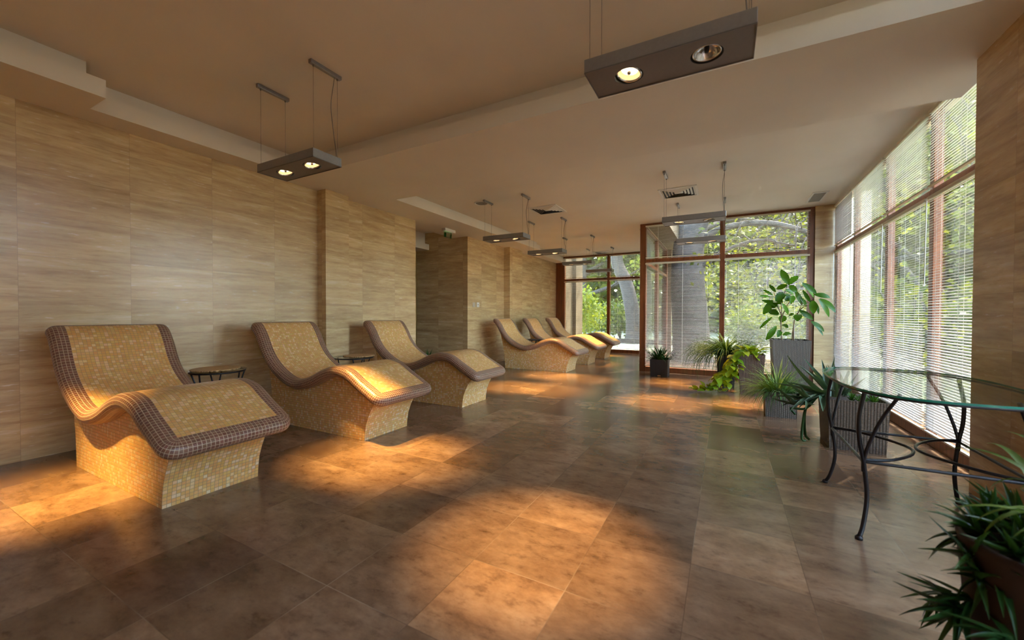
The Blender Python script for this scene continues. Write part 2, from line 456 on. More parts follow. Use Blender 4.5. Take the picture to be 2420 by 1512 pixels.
# ------------------------------------------------------------------ windows
def window(name, axis, c, stops, z0=.0, z1=2.845, depth=.09, posts=None, tr=(2.10, 2.165), sill=.095):
    """axis 'y': plane y=c running along x; axis 'x': plane x=c running along y. posts: list of (a,b)"""
    root = empty(name, kind='structure')
    a0, a1 = posts[0][0], posts[-1][1]
    def bx(mb, u0, u1, zz0, zz1, d=depth):
        if axis == 'y': mb.box(u0, u1, c, c+d, zz0, zz1)
        else: mb.box(c, c+d, u0, u1, zz0, zz1)
    fr = MB()
    for p in posts: bx(fr, p[0], p[1], z0, z1)
    for (p, q) in zip(posts, posts[1:]):
        bx(fr, p[1], q[0], tr[0], tr[1], depth-.01); bx(fr, p[1], q[0], z0, sill, depth-.004); bx(fr, p[1], q[0], z1-.04, z1, depth-.01)
    bevel(fr.build('frame', M['wood'], root), .004)
    for (p, q) in zip(posts, posts[1:]):
        for zz in ((sill, tr[0]), (tr[1], z1-.04)):
            g = MB()
            u0, u1 = p[1], q[0]
            if axis == 'y': g.box(u0, u1, c+.050, c+.056, *zz)
            else: g.box(c+depth*.55, c+depth*.55+.006, u0, u1, *zz)
            g.build('pane', M['glass'], root)
    return root

near_posts = [(-1.465, -1.350), (-.095, -.010), (1.175, 1.262)]
window('window_1', 'y', YN, None, posts=near_posts)
far_posts = [(-4.60, -4.315), (-3.02, -2.935), (-1.60, -1.465)]
window('window_2', 'y', YF, None, posts=far_posts)
right_posts = [(3.50, 3.58), (4.61, 4.686), (5.675, 5.75), (6.90, 6.97), (7.86, 7.94)]
window('window_3', 'x', XG-.03, None, depth=.06, posts=right_posts)
window('window_5', 'x', XG-.03, None, posts=[(-2.2, -2.1), (-.65, -.55), (1.05, 1.15), (2.62, 2.72)])
side_posts = [(YN+.09, 8.16), (9.75, 9.85), (11.30, YF)]
window('window_4', 'x', -1.465, None, posts=side_posts)

def make_blind(w, z0, z1, tilt, cords, wand=None, bow=.0):
    """blind centred on local x, hanging from z1 down to z0; local +y points outdoors; tilt>0 lifts the outer edge"""
    root = empty('venetian_blind')
    h = MB(); h.box(-w/2, w/2, -.014, .014, -.028, 0); bevel(h.build('headrail', M['blindrail'], root), .003)
    s = MB(); H = z1 - z0; n = int((H-.05)/.022)
    prof = [(-.0125, 0), (-.004, .0016), (.004, .0016), (.0125, 0)]
    rng = random.Random(int(w*1000 + z1*77))
    for k in range(n):
        z = -.045 - k*.022
        t = R(tilt + rng.uniform(-1.5, 1.5))
        sag = rng.uniform(-.0012, .0012)
        ra = []; rb = []
        for (yy, zz) in prof:
            y = yy*cos(t) - zz*sin(t); q = yy*sin(t) + zz*cos(t)
            ra.append(s.vert((-w/2+.004, y, z+q+sag))); rb.append(s.vert((w/2-.004, y, z+q-sag)))
        for j in range(3): s.face((ra[j], rb[j], rb[j+1], ra[j+1]))
    s.build('slats', M['blind'], root, smooth=True)
    b = MB(); b.box(-w/2+.003, w/2-.003, -.012, .012, -H, -H+.012); b.build('bottom_rail', M['blindrail'], root)
    for cx in cords:
        l = MB()
        l.box(cx*w-.0015, cx*w+.0015, -.0145, -.0135, -H+.01, -.02); l.box(cx*w-.0015, cx*w+.0015, .0135, .0145, -H+.01, -.02)
        l.build('ladder_cord', M['white'], root)
    if wand:
        l = MB(); l.tube([(-w/2+.03, -.022, -.015), (-w/2+.03, -.028, -wand)], .004, 6); l.build('wand', M['white'], root)
    return root

blind_no = [0]
def blind(axis, c, a, b, z0, z1, tilt, label, group, cords=(-.32, .02, .34), wand=None):
    o = make_blind(b-a-.02, z0, z1, tilt, cords, wand)
    if axis == 'y': o.location = ((a+b)/2, c, z1)
    else:
        o.location = (c, (a+b)/2, z1); o.rotation_euler = (0, 0, -pi/2)
    tag(o, label, 'blind', group)
    return o
# right glazing: local x runs toward -y, local +y toward +x
bays = [(right_posts[i][1]-.028, right_posts[i+1][0]+.028) for i in range(4)]
rn = ['beside the near stone pier', 'second from the near stone pier', 'third from the near stone pier', 'next to the corner column']
for i, (a, b) in enumerate(bays):
    blind('x', XG-.055, a, b, .115, 2.095, 21, 'tall lower blind of the right glazing, bay %s' % rn[i], 'lower blinds of the right glazing', wand=.75)
    blind('x', XG-.055, a, b, 2.175, 2.815, (24, 17, 13, 80)[i], 'short upper blind of the right glazing, bay %s' % rn[i], 'upper blinds of the right glazing')
wb = [(-2.1, -.65), (-.55, 1.05), (1.15, 2.62)]
for i, (a, b) in enumerate(wb):
    for z0, z1 in ((.115, 2.095), (2.175, 2.815)):
        blind('x', XG-.055, a, b, z0, z1, 62, '%s blind of the glazing beside the viewer, %s bay, outside the picture' % (('lower', 'upper')[z1 > 2.5], ('rear', 'middle', 'front')[i]), 'blinds of the glazing beside the viewer')
nb = [(-1.37, -.075), (-.03, 1.21)]
nn = ['behind the small dark planter', 'behind the rubber plant']
for i, (a, b) in enumerate(nb):
    blind('y', YN-.022, a, b, (.12, .12)[i], 2.085, (11, 11)[i], 'large lower blind of the end window %s' % nn[i], 'blinds of the end window by the plants', wand=(None, .7)[i])
    blind('y', YN-.022, a, b, 2.18, 2.80, (4, -6)[i], 'upper blind of the end window, above the pane %s' % nn[i], 'blinds of the end window by the plants')
fb = [(-4.33, -3.0), (-2.955, -1.58)]
fn = ['on the side of the stone wall', 'on the side of the wide brown post']
for i, (a, b) in enumerate(fb):
    blind('y', YF-.022, a, b, .12, 2.085, (2, 8)[i], 'lower blind of the farthest window, %s' % fn[i], 'blinds of the farthest window')
    blind('y', YF-.022, a, b, 2.18, 2.80, (-6, -6)[i], 'upper blind of the farthest window, %s' % fn[i], 'blinds of the farthest window')
for i, (a, b) in enumerate(((8.16, 9.75), (9.85, 11.30))):
    for z0, z1 in ((.12, 2.085), (2.18, 2.80)):
        o = blind('x', -1.50, a, b, z0, z1, 48, ('%s half-closed blind of the side glazing past the end window, %s section' % (('lower', 'upper')[z1 > 2.5], ('nearer', 'farther')[i])), 'blinds of the side glazing')

# ------------------------------------------------------------------ loungers
LPROF = [(-1.600, .996), (-1.545, 1.010), (-1.475, .985), (-1.390, .885), (-1.295, .730), (-1.180, .615), (-1.02, .522), (-.875, .478),
         (-.745, .492), (-.615, .532), (-.465, .597), (-.305, .637), (-.125, .615), (.035, .530), (.195, .446), (.290, .395)]
LW, LT, PIT = .715, .098, .0212
def make_lounger():
    root = empty('mosaic_lounger')
    P = catmull([(x, 0, z) for x, z in LPROF], PIT/2)
    ds = [0]
    for a, b in zip(P, P[1:]): ds.append(ds[-1] + (b-a).length)
    Ls = ds[-1]
    def at(s):
        s = min(max(s, 0), Ls); k = min(int(s/Ls*(len(P)-1)), len(P)-2)
        t = (s-ds[k])/(ds[k+1]-ds[k]); p = P[k].lerp(P[k+1], t)
        d = (P[min(k+2, len(P)-1)] - P[max(k-1, 0)]).normalized()
        return p, Vector((-d.z, 0, d.x))
    # brown roll: loops of a rounded rectangle (s along the lounger, w across)
    fl, rr = PIT*2, LT/2
    ins0 = fl + rr
    loops = []                                   # (inset, depth, v)
    for k in range(3): loops.append((ins0 - fl*k/2, 0, k*PIT))
    na = 8
    for k in range(1, na+1):
        a = pi*k/na
        loops.append((rr*(1-sin(a)), rr*(1-cos(a)), fl + rr*a))
    loops.append((rr+.045, LT, fl + rr*pi + .045))
    nS, nW, nC = max(2, round((Ls-2*ins0)/PIT)), round((LW-2*ins0)/PIT), 7
    def loop(ins):
        r = max(ins0-ins, 0); a0, a1 = ins, Ls-ins; b0, b1 = -LW/2+ins, LW/2-ins
        out = []
        for (cs, cw, sg, k, n, da, db) in ():
            pass
        sides = [((a0+r, b0), (a1-r, b0), nS, (a1-r, b0+r), -pi/2), ((a1, b0+r), (a1, b1-r), nW, (a1-r, b1-r), 0),
                 ((a1-r, b1), (a0+r, b1), nS, (a0+r, b1-r), pi/2), ((a0, b1-r), (a0, b0+r), nW, (a0+r, b0+r), pi)]
        for p, q, n, c, ang in sides:
            for k in range(n): out.append((p[0]+(q[0]-p[0])*k/n, p[1]+(q[1]-p[1])*k/n))
            for k in range(nC):
                t = ang + pi/2*k/nC
                out.append((c[0]+r*cos(t), c[1]+r*sin(t)))
        return out
    m = MB(); prev = None; n = None
    for ins, dep, v in loops:
        lp = loop(ins); n = len(lp); ids = []
        for s, w in lp:
            p, nn = at(s); q = p - nn*dep
            ids.append(m.vert((q.x, w, q.z)))
        if prev:
            for k in range(n):
                j = (k+1) % n
                m.face((prev[0][k], prev[0][j], ids[j], ids[k])[::-1], [(k*PIT, v), ((k+1)*PIT, v), ((k+1)*PIT, prev[1]), (k*PIT, prev[1])])
        prev = (ids, v)
    m.build('brown_border', M['brown'], root, smooth=True)
    # cream panel
    m = MB(); w0, w1 = -LW/2+ins0-.001, LW/2-ins0+.001; grid = []
    for i in range(nS*2+1):
        s = ins0-.001 + (Ls-2*ins0+.002)*i/(nS*2); p, nn = at(s)
        grid.append((s, m.vert((p.x, w0, p.z)), m.vert((p.x, w1, p.z))))
    for (s0, a, b), (s1, c, d2) in zip(grid, grid[1:]):
        sc0, sc1 = (s0-ins0)*nS*PIT/(Ls-2*ins0), (s1-ins0)*nS*PIT/(Ls-2*ins0)
        m.face((a, c, d2, b), [(sc0, 0), (sc1, 0), (sc1, nW*PIT), (sc0, nW*PIT)])
    m.build('cream_panel', M['cream'], root, smooth=True)
    # pedestal
    front = [(0, 0), (.005, .06), (.02, .143), (.05, .217), (.09, .292), (.128, .337), (.165, .375)]
    back = [(-1.32, 0), (-1.325, .1), (-1.337, .23), (-1.362, .402), (-1.397, .559), (-1.42, .66), (-1.45, .76), (-1.475, .835)]
    top = []
    for k in range(0, 61):
        p, nn = at(Ls*(.05 + .88*k/60)); q = p - nn*(LT-.02)
        if -1.46 < q.x < .155: top.append((q.x, q.z))
    m = MB(); hw = .26
    outline = front + top[::-1] + back[::-1]
    for sg in (-1, 1):
        pts = [(x, sg*hw, z) for x, z in outline]
        uv = [(x, z) for x, z in outline]
        if sg < 0: m.poly(pts, uv)
        else: m.poly(pts[::-1], uv[::-1])
    for cv, rev in ((front, False), (back, True)):
        v = 0
        for (x0, z0), (x1, z1) in zip(cv, cv[1:]):
            dv = sqrt((x1-x0)**2 + (z1-z0)**2)
            q = [(x0, -hw, z0), (x0, hw, z0), (x1, hw, z1), (x1, -hw, z1)]; uv = [(0, v), (.5088, v), (.5088, v+dv), (0, v+dv)]
            m.poly(q[::-1] if rev else q, uv[::-1] if rev else uv); v += dv
    m.build('base', M['basemos'], root)
    return root

proto = make_lounger()
LG = [(-2.775, 1.279, 'large mosaic lounger nearest the camera, at the left end of the row'),
      (-2.742, 2.670, 'mosaic lounger in front of the first stone pilaster, lamplight on its foot end'),
      (-2.715, 4.080, 'mosaic lounger standing just before the dark corridor opening'),
      (-2.645, 7.352, 'mosaic lounger just past the corridor, nearest of the far three'),
      (-2.640, 8.690, 'middle one of the three far mosaic loungers'),
      (-2.640, 10.03, 'farthest mosaic lounger, right beside the farthest window')]
for i, (x, y, lab) in enumerate(LG):
    o = proto if i == 0 else copy_tree(proto)
    o.location = (x, y, 0)
    tag(o, lab, 'lounger', 'mosaic loungers along the stone wall')

# ------------------------------------------------------------------ pendant lamps
LAMPCOL = (1.0, .62, .19)
def lamp_head(parent, x, lit, tiltx, tilty):
    mt = Matrix.Rotation(R(tiltx), 3, 'X') @ Matrix.Rotation(R(tilty), 3, 'Y')
    c = (x, 0, .012)
    ring = MB(); ring.lathe([(.050, .004), (.052, -.006), (.057, -.008), (.060, -.002), (.060, .010), (.056, .016)], 40, c, mat=mt)
    r = ring.build('lamp_ring', M['chrome'], parent, smooth=True)
    bowl = MB(); bowl.lathe([(.0505, -.001), (.046, .008), (.038, .0165)], 36, c, mat=mt)
    bowl.lathe([(.038, .0165), (.028, .0225), (.018, .027), (.008, .029)], 36, c, mat=mt, m=1)
    bowl.build('reflector', [M['halo'], M['hot']] if lit else [M['chrome'], M['chrome']], r, smooth=True)
    cap = MB(); cap.lathe([(.0001, -.004), (.008, -.003), (.010, .004), (.010, .026)], 16, c, mat=mt)
    cap.build('bulb_cap', M['chrome'] if lit else M['dark'], r, smooth=True)
    return r

def make_pendant(zc, lit=(True, True), tilts=((0,0),(0,0)), watts=150, cone=35):
    """origin at the underside of the housing centre; zc = height of the ceiling above it"""
    root = empty('pendant_lamp')
    hx, hy, hh = .345, .120, .062
    m = MB()
    m.box(-hx, hx, -hy, hy, 0, hh, bottom=False)
    # underside with two round openings
    n = 40; cut = [-hx, 0, hx]
    for i in range(2):
        cx = (-.165, .165)[i]
        x0, x1 = cut[i], cut[i+1]
        sq = []; ci = []
        for k in range(n):
            a = 2*pi*(k+.5)/n; c, s = cos(a), sin(a)
            ci.append((cx + .064*c, .064*s, 0))
            ex = (x1-cx)/c if c > 0 else (x0-cx)/c
            ey = hy/abs(s); t = min(ex, ey) if abs(s) > 1e-6 else ex
            sq.append((cx + t*c, t*s, 0))
        A = [m.vert(p) for p in sq]; B = [m.vert(p) for p in ci]; C = [m.vert((p[0], p[1], .05)) for p in ci]
        for k in range(n):
            j = (k+1) % n
            m.face((A[k], B[k], B[j], A[j]), None, 1); m.face((B[k], C[k], C[j], B[j]), None, 2)
        m.face(C, None, 2)
        # fill square corners
        for sx in (x0, x1):
            for sy in (-hy, hy):
                near = sorted(range(n), key=lambda k: (sq[k][0]-sx)**2 + (sq[k][1]-sy)**2)[:2]
                m.face((A[near[0]], A[near[1]], m.vert((sx, sy, 0))), None, 1)
    bevel(m.build('housing', [M['alu'], M['aludark'], M['dark']], root), .0015, 1)
    rim = MB()
    rim.box(-hx, hx, hy-.003, hy, -.004, .002); rim.box(-hx, hx, -hy, -hy+.003, -.004, .002)
    rim.box(-hx, -hx+.003, -hy, hy, -.004, .002); rim.box(hx-.003, hx, -hy, hy, -.004, .002)
    rim.build('edge_lip', M['aludark'], root)
    for i, x in enumerate((-.165, .165)):
        r = lamp_head(root, x, lit[i], *tilts[i])
        if lit[i]:
            l = bpy.data.lights.new('lamp_light', 'SPOT'); l.energy = watts; l.color = LAMPCOL
            l.spot_size = R(cone); l.spot_blend = 1.0; l.shadow_soft_size = .018
            lo = bpy.data.objects.new('lamp_light', l); COL.objects.link(lo); lo.parent = root
            lo.location = (x, 0, -.012); lo.rotation_euler = (R(tilts[i][0]), R(tilts[i][1]), 0)
    zc2 = zc - .028
    for x in (-.325, .325):
        c = MB(); c.box(x-.016, x+.016, -.128, .128, zc2, zc); bevel(c.build('canopy_bar', M['alu'], root), .002)
        for y in (-.10, .10):
            c = MB(); c.tube([(x, y, hh), (x, y, zc2)], .0014, 5); c.lathe([(.0001, zc2-.012), (.006, zc2-.012), (.006, zc2)], 10, (x, y, 0))
            c.build('cable', M['cable'], root)
    pts = [(.325, .075, zc2), (.322, .070, zc2-.05), (.305, .060, zc2*.65+.02), (.31, .075, zc2*.4), (.322, .088, hh+.06), (.322, .092, hh)]
    c = MB(); c.tube(catmull(pts, .02), .0032, 6); c.build('power_cord', M['cord'], root, smooth=True)
    return root

ZP = 2.225
PL = [(-2.945, 1.955, ZT1, (True, True), ((6,-16),(7,-15)), 'double-spot pendant hanging over the gap between the two nearest loungers', 1),
      (-.245, 1.925, ZT1, (True, False), ((-5,9),(0,0)), 'largest double-spot pendant at the top of the picture, one spot dark', 1),
      (-2.93, 5.27, ZT2, (True, True), ((0,-6),(3,-14)), 'double-spot pendant in front of the corridor, below the round speaker', 1),
      (-2.93, 6.83, ZT2, (True, True), ((-4,-6),(-8,-14)), 'double-spot pendant above the nearest of the far three loungers', 1),
      (-2.93, 8.62, ZT2, (True, True), ((0,0),(2,-6)), 'double-spot pendant above the middle far lounger', 1),
      (-2.93, 10.36, ZT2, (True, True), ((0,0),(0,0)), 'farthest small pendant in front of the farthest window', 1),
      (-.345, 5.27, ZT2, (True, True), ((0,4),(8,-14)), 'upper of the two pendants before the end window by the plants', 1),
      (-.345, 6.83, ZT2, (True, True), ((0,3),(2,-4)), 'lower, more distant of the two pendants before the end window', 1),
      (-2.945, .16, ZT1, (True, True), ((14,14),(16,17)), 'double-spot pendant left of the nearest lounger, outside the picture', 1),
      ]
for (x, y, zt, lit, tl, lab, w) in PL:
    o = make_pendant(zt-ZP, lit, tl)
    o.location = (x, y, ZP)
    tag(o, lab, 'lamp', 'double-spot pendant lamps')

# ------------------------------------------------------------------ ceiling and wall fittings
def diffuser(x, y, s, label, rz=0, zc=ZT2):
    root = empty('air_vent', (x, y, zc), rz); tag(root, label, 'vent', 'square ceiling vents')
    f = MB(); h = s/2; k = s/2-.03
    f.box(-h, h, -h, -k, -.012, 0); f.box(-h, h, k, h, -.012, 0); f.box(-h, -k, -k, k, -.012, 0); f.box(k, h, -k, k, -.012, 0)
    f.build('vent_frame', M['grille'], root)
    b = MB(); b.box(-k, k, -k, k, -.002, -.001); b.build('vent_backing', M['dark'], root)
    v = MB()
    for i in range(1, 6):
        a = k*(1 - (i-1)/5.4); c = a-.022; z0, z1 = -.014, -.001
        o4 = [(-a, -a), (a, -a), (a, a), (-a, a)]; i4 = [(-c, -c), (c, -c), (c, c), (-c, c)]
        for j in range(4):
            q = (j+1) % 4
            v.poly([(*o4[j], z0+.010), (*o4[q], z0+.010), (*i4[q], z0), (*i4[j], z0)])
            v.poly([(*o4[j], z0+.012), (*i4[j], z0+.002), (*i4[q], z0+.002), (*o4[q], z0+.012)])
    v.box(-.035, .035, -.035, .035, -.012, -.002)
    v.build('louvre_blades', M['grille'], root)
    return root
diffuser(-.60, 6.13, .50, 'square ceiling vent behind the pair of pendants by the end window')
diffuser(-2.63, 6.13, .50, 'square ceiling vent right of the row of pendants over the loungers')
diffuser(-3.05, 11.05, .45, 'thin ceiling vent seen edge-on close to the farthest window')
root = empty('round_speaker', (-3.39, 5.29, ZT2)); tag(root, 'round ceiling speaker beside the pendant before the corridor', 'speaker')
m = MB(); m.lathe([(.118, 0), (.116, -.010), (.104, -.013), (.094, -.008), (.092, 0)], 40); m.build('bezel', M['grille'], root, smooth=True)
m = MB(); e = m.lathe([(.093, -.006), (.05, -.008), (.0005, -.0085)], 40); m.build('speaker_grille', simple('speaker_mesh', (.20,.17,.135), .6), root, smooth=True)
root = empty('access_grille', (1.18, 7.33, ZT2)); tag(root, 'small rectangular ceiling grille near the right glazing', 'grille')
m = MB(); m.box(-.095, .095, -.29, -.25, -.010, 0); m.box(-.095, .095, .25, .29, -.010, 0); m.box(-.095, -.072, -.25, .25, -.010, 0); m.box(.072, .095, -.25, .25, -.010, 0); m.build('grille_frame', M['grille'], root)
m = MB()
for k in range(24):
    y = -.245 + k*.0205; m.box(-.072, .072, y, y+.011, -.007, -.003)
m.build('grille_bars', simple('grille_grey', (.36,.34,.31), .5), root)
m = MB(); m.box(-.072, .072, -.25, .25, -.002, -.001); m.build('grille_backing', M['dark'], root)

# exit light with hanging acrylic pictogram plate
root = empty('exit_sign', (-4.53, 5.945, ZS)); tag(root, 'green emergency exit light hanging at the corridor mouth', 'sign')
m = MB(); m.box(-.045, .045, -.155, .155, -.052, 0); bevel(m.build('sign_housing', M['white'], root), .006)
m = MB(); m.box(-.003, .003, -.145, .10, -.165, -.052); m.build('sign_plate', M['acryl'], root)
m = MB()
def gp(pts):
    m.poly([(.0045, y, z) for y, z in pts]); m.poly([(-.0045, y, z) for y, z in pts][::-1])
gp([(-.130, -.155), (-.075, -.155), (-.075, -.075), (-.130, -.075)])
gp([(.045, -.158), (.072, -.158), (.080, -.115), (.088, -.085), (.062, -.080), (.050, -.115)])
gp([(.060, -.075), (.078, -.075), (.078, -.060), (.060, -.060)])
m.build('sign_pictogram', M['green'], root)
for y in (-.11, -.06, -.01, .04):
    m = MB(); m.lathe([(.0001, -.057), (.0035, -.056), (.004, -.050)], 10, (.012, y, 0)); m.build('led', M['led'], root)
root = empty('wall_switch', (XW, 6.885, 1.295)); tag(root, 'plain beige wall switch plate, nearer the corridor corner', 'switch')
m = MB(); m.box(0, .008, -.048, .048, -.048, .048); bevel(m.build('switch_plate', simple('beige_plate', (.52,.44,.33), .5), root), .002)
m = MB(); m.box(.008, .012, -.03, .03, -.03, .03); m.build('rocker', simple('beige_rocker', (.5,.43,.33), .5), root)
root = empty('wall_socket', (XW, 7.035, 1.297)); tag(root, 'small white wall socket with dark holes, beside the switch', 'socket')
m = MB(); m.box(0, .010, -.048, .048, -.05, .05); bevel(m.build('socket_plate', M['white'], root), .002)
m = MB(); m.lathe([(.0001, 0), (.012, 0), (.012, -.004)], 16, (.0115, 0, .004), mat=Matrix.Rotation(R(90), 3, 'Y')); m.build('socket_hole', M['dark'], root)
m = MB(); m.box(.010, .0115, .004, .016, -.036, -.020); m.build('socket_latch', simple('grey_latch', (.25,.23,.2), .5), root)

# ------------------------------------------------------------------ side tables
def side_table(x, y, z, r, label, rot=0.0, dark=False):
    root = empty('side_table', (x, y, 0), rot); tag(root, label, 'table', 'small round side tables between the loungers')
    m = MB(); m.lathe([(.0001, z-.008), (r, z-.008), (r+.002, z-.004), (r, z), (.0001, z)], 48); m.build('table_top', M['tglass'] if not dark else M['iron'], root, smooth=False)
    m = MB(); pts = [((r-.012)*cos(2*pi*k/40), (r-.012)*sin(2*pi*k/40), z-.016) for k in range(41)]; m.tube(pts, .008, 8, False); m.build('rim_ring', M['iron'], root, smooth=True)
    for k in range(3):
        a = 2*pi*k/3 + .3
        for s in (-.16, .16):
            pts = [((r-.015)*cos(a+s*1.6), (r-.015)*sin(a+s*1.6), z-.016), ((r-.045)*cos(a+s), (r-.045)*sin(a+s), z-.13),
                   ((r-.075)*cos(a+s*.2), (r-.075)*sin(a+s*.2), z*.5), ((r-.06)*cos(a), (r-.06)*sin(a), z*.25), ((r-.01)*cos(a), (r-.01)*sin(a), .006)]
            m = MB(); m.tube(catmull(pts, .025), .007, 7); m.build('leg', M['iron'], root, smooth=True)
    return root
def woven_mat(x, y, z, r, label):
    m = MB(); n = 48
    prof = [(.0005, .009), (r*.35, .011), (r*.7, .012), (r-.012, .012), (r-.002, .009), (r, .004), (r-.003, 0), (.0005, 0)]
    prev = None
    for rr, zz in prof:
        ids = [m.vert((rr*cos(2*pi*k/n), rr*sin(2*pi*k/n), zz)) for k in range(n)]
        if prev:
            for k in range(n):
                j = (k+1) % n; q = [prev[k], prev[j], ids[j], ids[k]]
                m.face(q, [(m.v[t][0], m.v[t][1]) for t in q])
        prev = ids
    o = m.build('woven_mat', M['straw'], None, (x, y, z)); tag(o, label, 'mat', 'woven straw mats')
    return o
side_table(-4.20, 1.975, .575, .225, 'round black-legged side table between the two nearest loungers', .4)
woven_mat(-4.22, 1.965, .575, .195, 'round woven straw mat on the side table beside the nearest lounger')
side_table(-4.02, 3.375, .580, .235, 'round glass side table between the second and third loungers', 1.3)
woven_mat(-3.975, 3.415, .580, .185, 'round woven straw mat on the glass table in front of the pilaster')
side_table(-3.80, 8.02, .545, .20, 'small dark side table half hidden between two far loungers', .9, True)

# ------------------------------------------------------------------ glass-topped iron table
TX, TY, TZ, TA, TB = .90, 2.885, .745, .365, .61
root = empty('glass_table', (TX, TY, 0)); tag(root, 'oval glass table on bent black iron legs by the right glazing', 'table')
m = MB(); n = 72
def ell(k, da=0, nn=72):
    c, q = cos(2*pi*k/nn), sin(2*pi*k/nn); e = 2/2.9
    return ((TA+da)*abs(c)**e*(1 if c >= 0 else -1), (TB+da)*abs(q)**e*(1 if q >= 0 else -1))
t0 = [m.vert((*ell(k), TZ)) for k in range(n)]; t1 = [m.vert((*ell(k), TZ-.010)) for k in range(n)]
m.face(t0, None, 0); m.face(t1[::-1], None, 0)
for k in range(n): m.face((t1[k], t1[(k+1)%n], t0[(k+1)%n], t0[k]), None, 1)
m.build('glass_top', [M['tglass'], M['tedge']], root)
LX, LY = .245, .335
def tube_part(name, pts, r, mat=M['iron'], step=.02, par=root):
    q = MB(); q.tube(catmull(pts, step), r, 10); return q.build(name, mat, par, smooth=True)
for sx in (-1, 1):
    for sy in (-1, 1):
        jx, jy, jz = sx*.288, sy*.33, .372
        foot = (sx*.312, sy*.375, .006)
        lp = tube_part('leg', [foot, (sx*.292, sy*.352, .06), (sx*.272, sy*.325, .20), (jx, jy, jz), (sx*.306, sy*.335, .48), (sx*.308, sy*.335, .60), (sx*.285, sy*.33, TZ-.012)], .0098)
        q = MB(); q.tube(catmull([(jx, jy, jz-.05), (jx, jy, jz), (sx*.272, sy*.350, .47), (sx*.238, sy*.385, .60), (sx*.185, sy*.43, TZ-.012)], .02), .0082, 8); q.build('leg_branch', M['iron'], root, smooth=True)
        q = MB(); q.lathe([(.0001, 0), (.016, 0), (.016, .012), (.010, .018)], 14, (foot[0], foot[1], 0)); q.build('foot', M['iron'], lp, smooth=True)
for sx in (-1, 1): tube_part('stretcher', [(sx*.288, -.33, .372), (sx*.288, .33, .372)], .0075)
for sy in (-1, 1): tube_part('stretcher', [(-.288, sy*.33, .372), (.288, sy*.33, .372)], .0075)
for sx in (-1, 1):
    tube_part('scroll_stretcher', [(sx*.288, -.33, .380), (sx*.17, -.27, .380), (sx*.055, -.13, .380), (sx*.012, 0, .380), (sx*.055, .13, .380), (sx*.17, .27, .380), (sx*.288, .33, .380)], .0075)
q = MB(); q.tube([(*ell(k, -.012, 96), TZ-.016) for k in range(97)], .0055, 8, False); q.build('top_ring', M['iron'], root, smooth=True)

# ------------------------------------------------------------------ plants
def leaf(m, base, az, el, length, width, droop, nseg=8, fold=.25, prof='blade', twist=0.0, mi=0, thick=0.0):
    """strip leaf that starts at elevation el (deg) and bends down by droop (deg) over its length"""
    p = Vector(base); e = R(el); rows = []
    ca, sa = cos(az), sin(az)
    for k in range(nseg+1):
        t = k/nseg
        if prof == 'blade': w = width*(1-t)**.75*(min(1, .55+t*3))
        elif prof == 'aloe': w = width*(1-t**1.5)*(.95 if t < .15 else 1) + .0005
        elif prof == 'oval': w = width*max(.02, sin(pi*min(1, t*.96+.04))**.8)
        elif prof == 'heart': w = width*max(.02, (sin(pi*min(1, (t*.9+.1)))**.7)*(1.25-t*.6))
        d = Vector((ca*cos(e), sa*cos(e), sin(e)))
        side = Vector((-sa, ca, 0)); up = side.cross(d)*-1
        if twist:
            side, up = side*cos(twist) + up*sin(twist), up*cos(twist) - side*sin(twist)
        rows.append((m.vert(p + side*w/2 + up*w*fold), m.vert(p - up*thick*w), m.vert(p - side*w/2 + up*w*fold)))
        p = p + d*(length/nseg); e -= R(droop)/nseg
    for a, b in zip(rows, rows[1:]):
        m.face((a[0], a[1], b[1], b[0]), None, mi); m.face((a[1], a[2], b[2], b[1]), None, mi)
    return p

def planter(root, w0, w1, h, mat, wall=.015, name='planter', d0=None, d1=None):
    """square tapered pot standing on the origin, uv in metres for the weave"""
    d0 = d0 or w0; d1 = d1 or w1
    m = MB()
    b = [(-w0/2, -d0/2), (w0/2, -d0/2), (w0/2, d0/2), (-w0/2, d0/2)]; t = [(-w1/2, -d1/2), (w1/2, -d1/2), (w1/2, d1/2), (-w1/2, d1/2)]
    for k in range(4):
        j = (k+1) % 4
        wb = (w0, d0)[k % 2]; wt = (w1, d1)[k % 2]
        m.poly([(*b[k], 0), (*b[j], 0), (*t[j], h), (*t[k], h)], [(-wb/2, 0), (wb/2, 0), (wt/2, h), (-wt/2, h)])
    i2 = [(x*(1-2*wall/w1), y*(1-2*wall/d1)) for x, y in t]
    for k in range(4):
        j = (k+1) % 4
        m.poly([(*t[k], h), (*t[j], h), (*i2[j], h), (*i2[k], h)], [(0, 0), (.003, 0), (.003, .003), (0, .003)])
        m.poly([(*i2[k], h), (*i2[j], h), (*i2[j], h-.06), (*i2[k], h-.06)], [(0, 0), (.1, 0), (.1, .06), (0, .06)])
    m.poly([(*p, 0) for p in b][::-1])
    o = m.build(name, mat, root); bevel(o, .006, 2, 30)
    s = MB(); s.poly([(x, y, h-.035) for x, y in i2]); s.build('soil', M['soil'], root)
    return o

rng = random.Random(11)
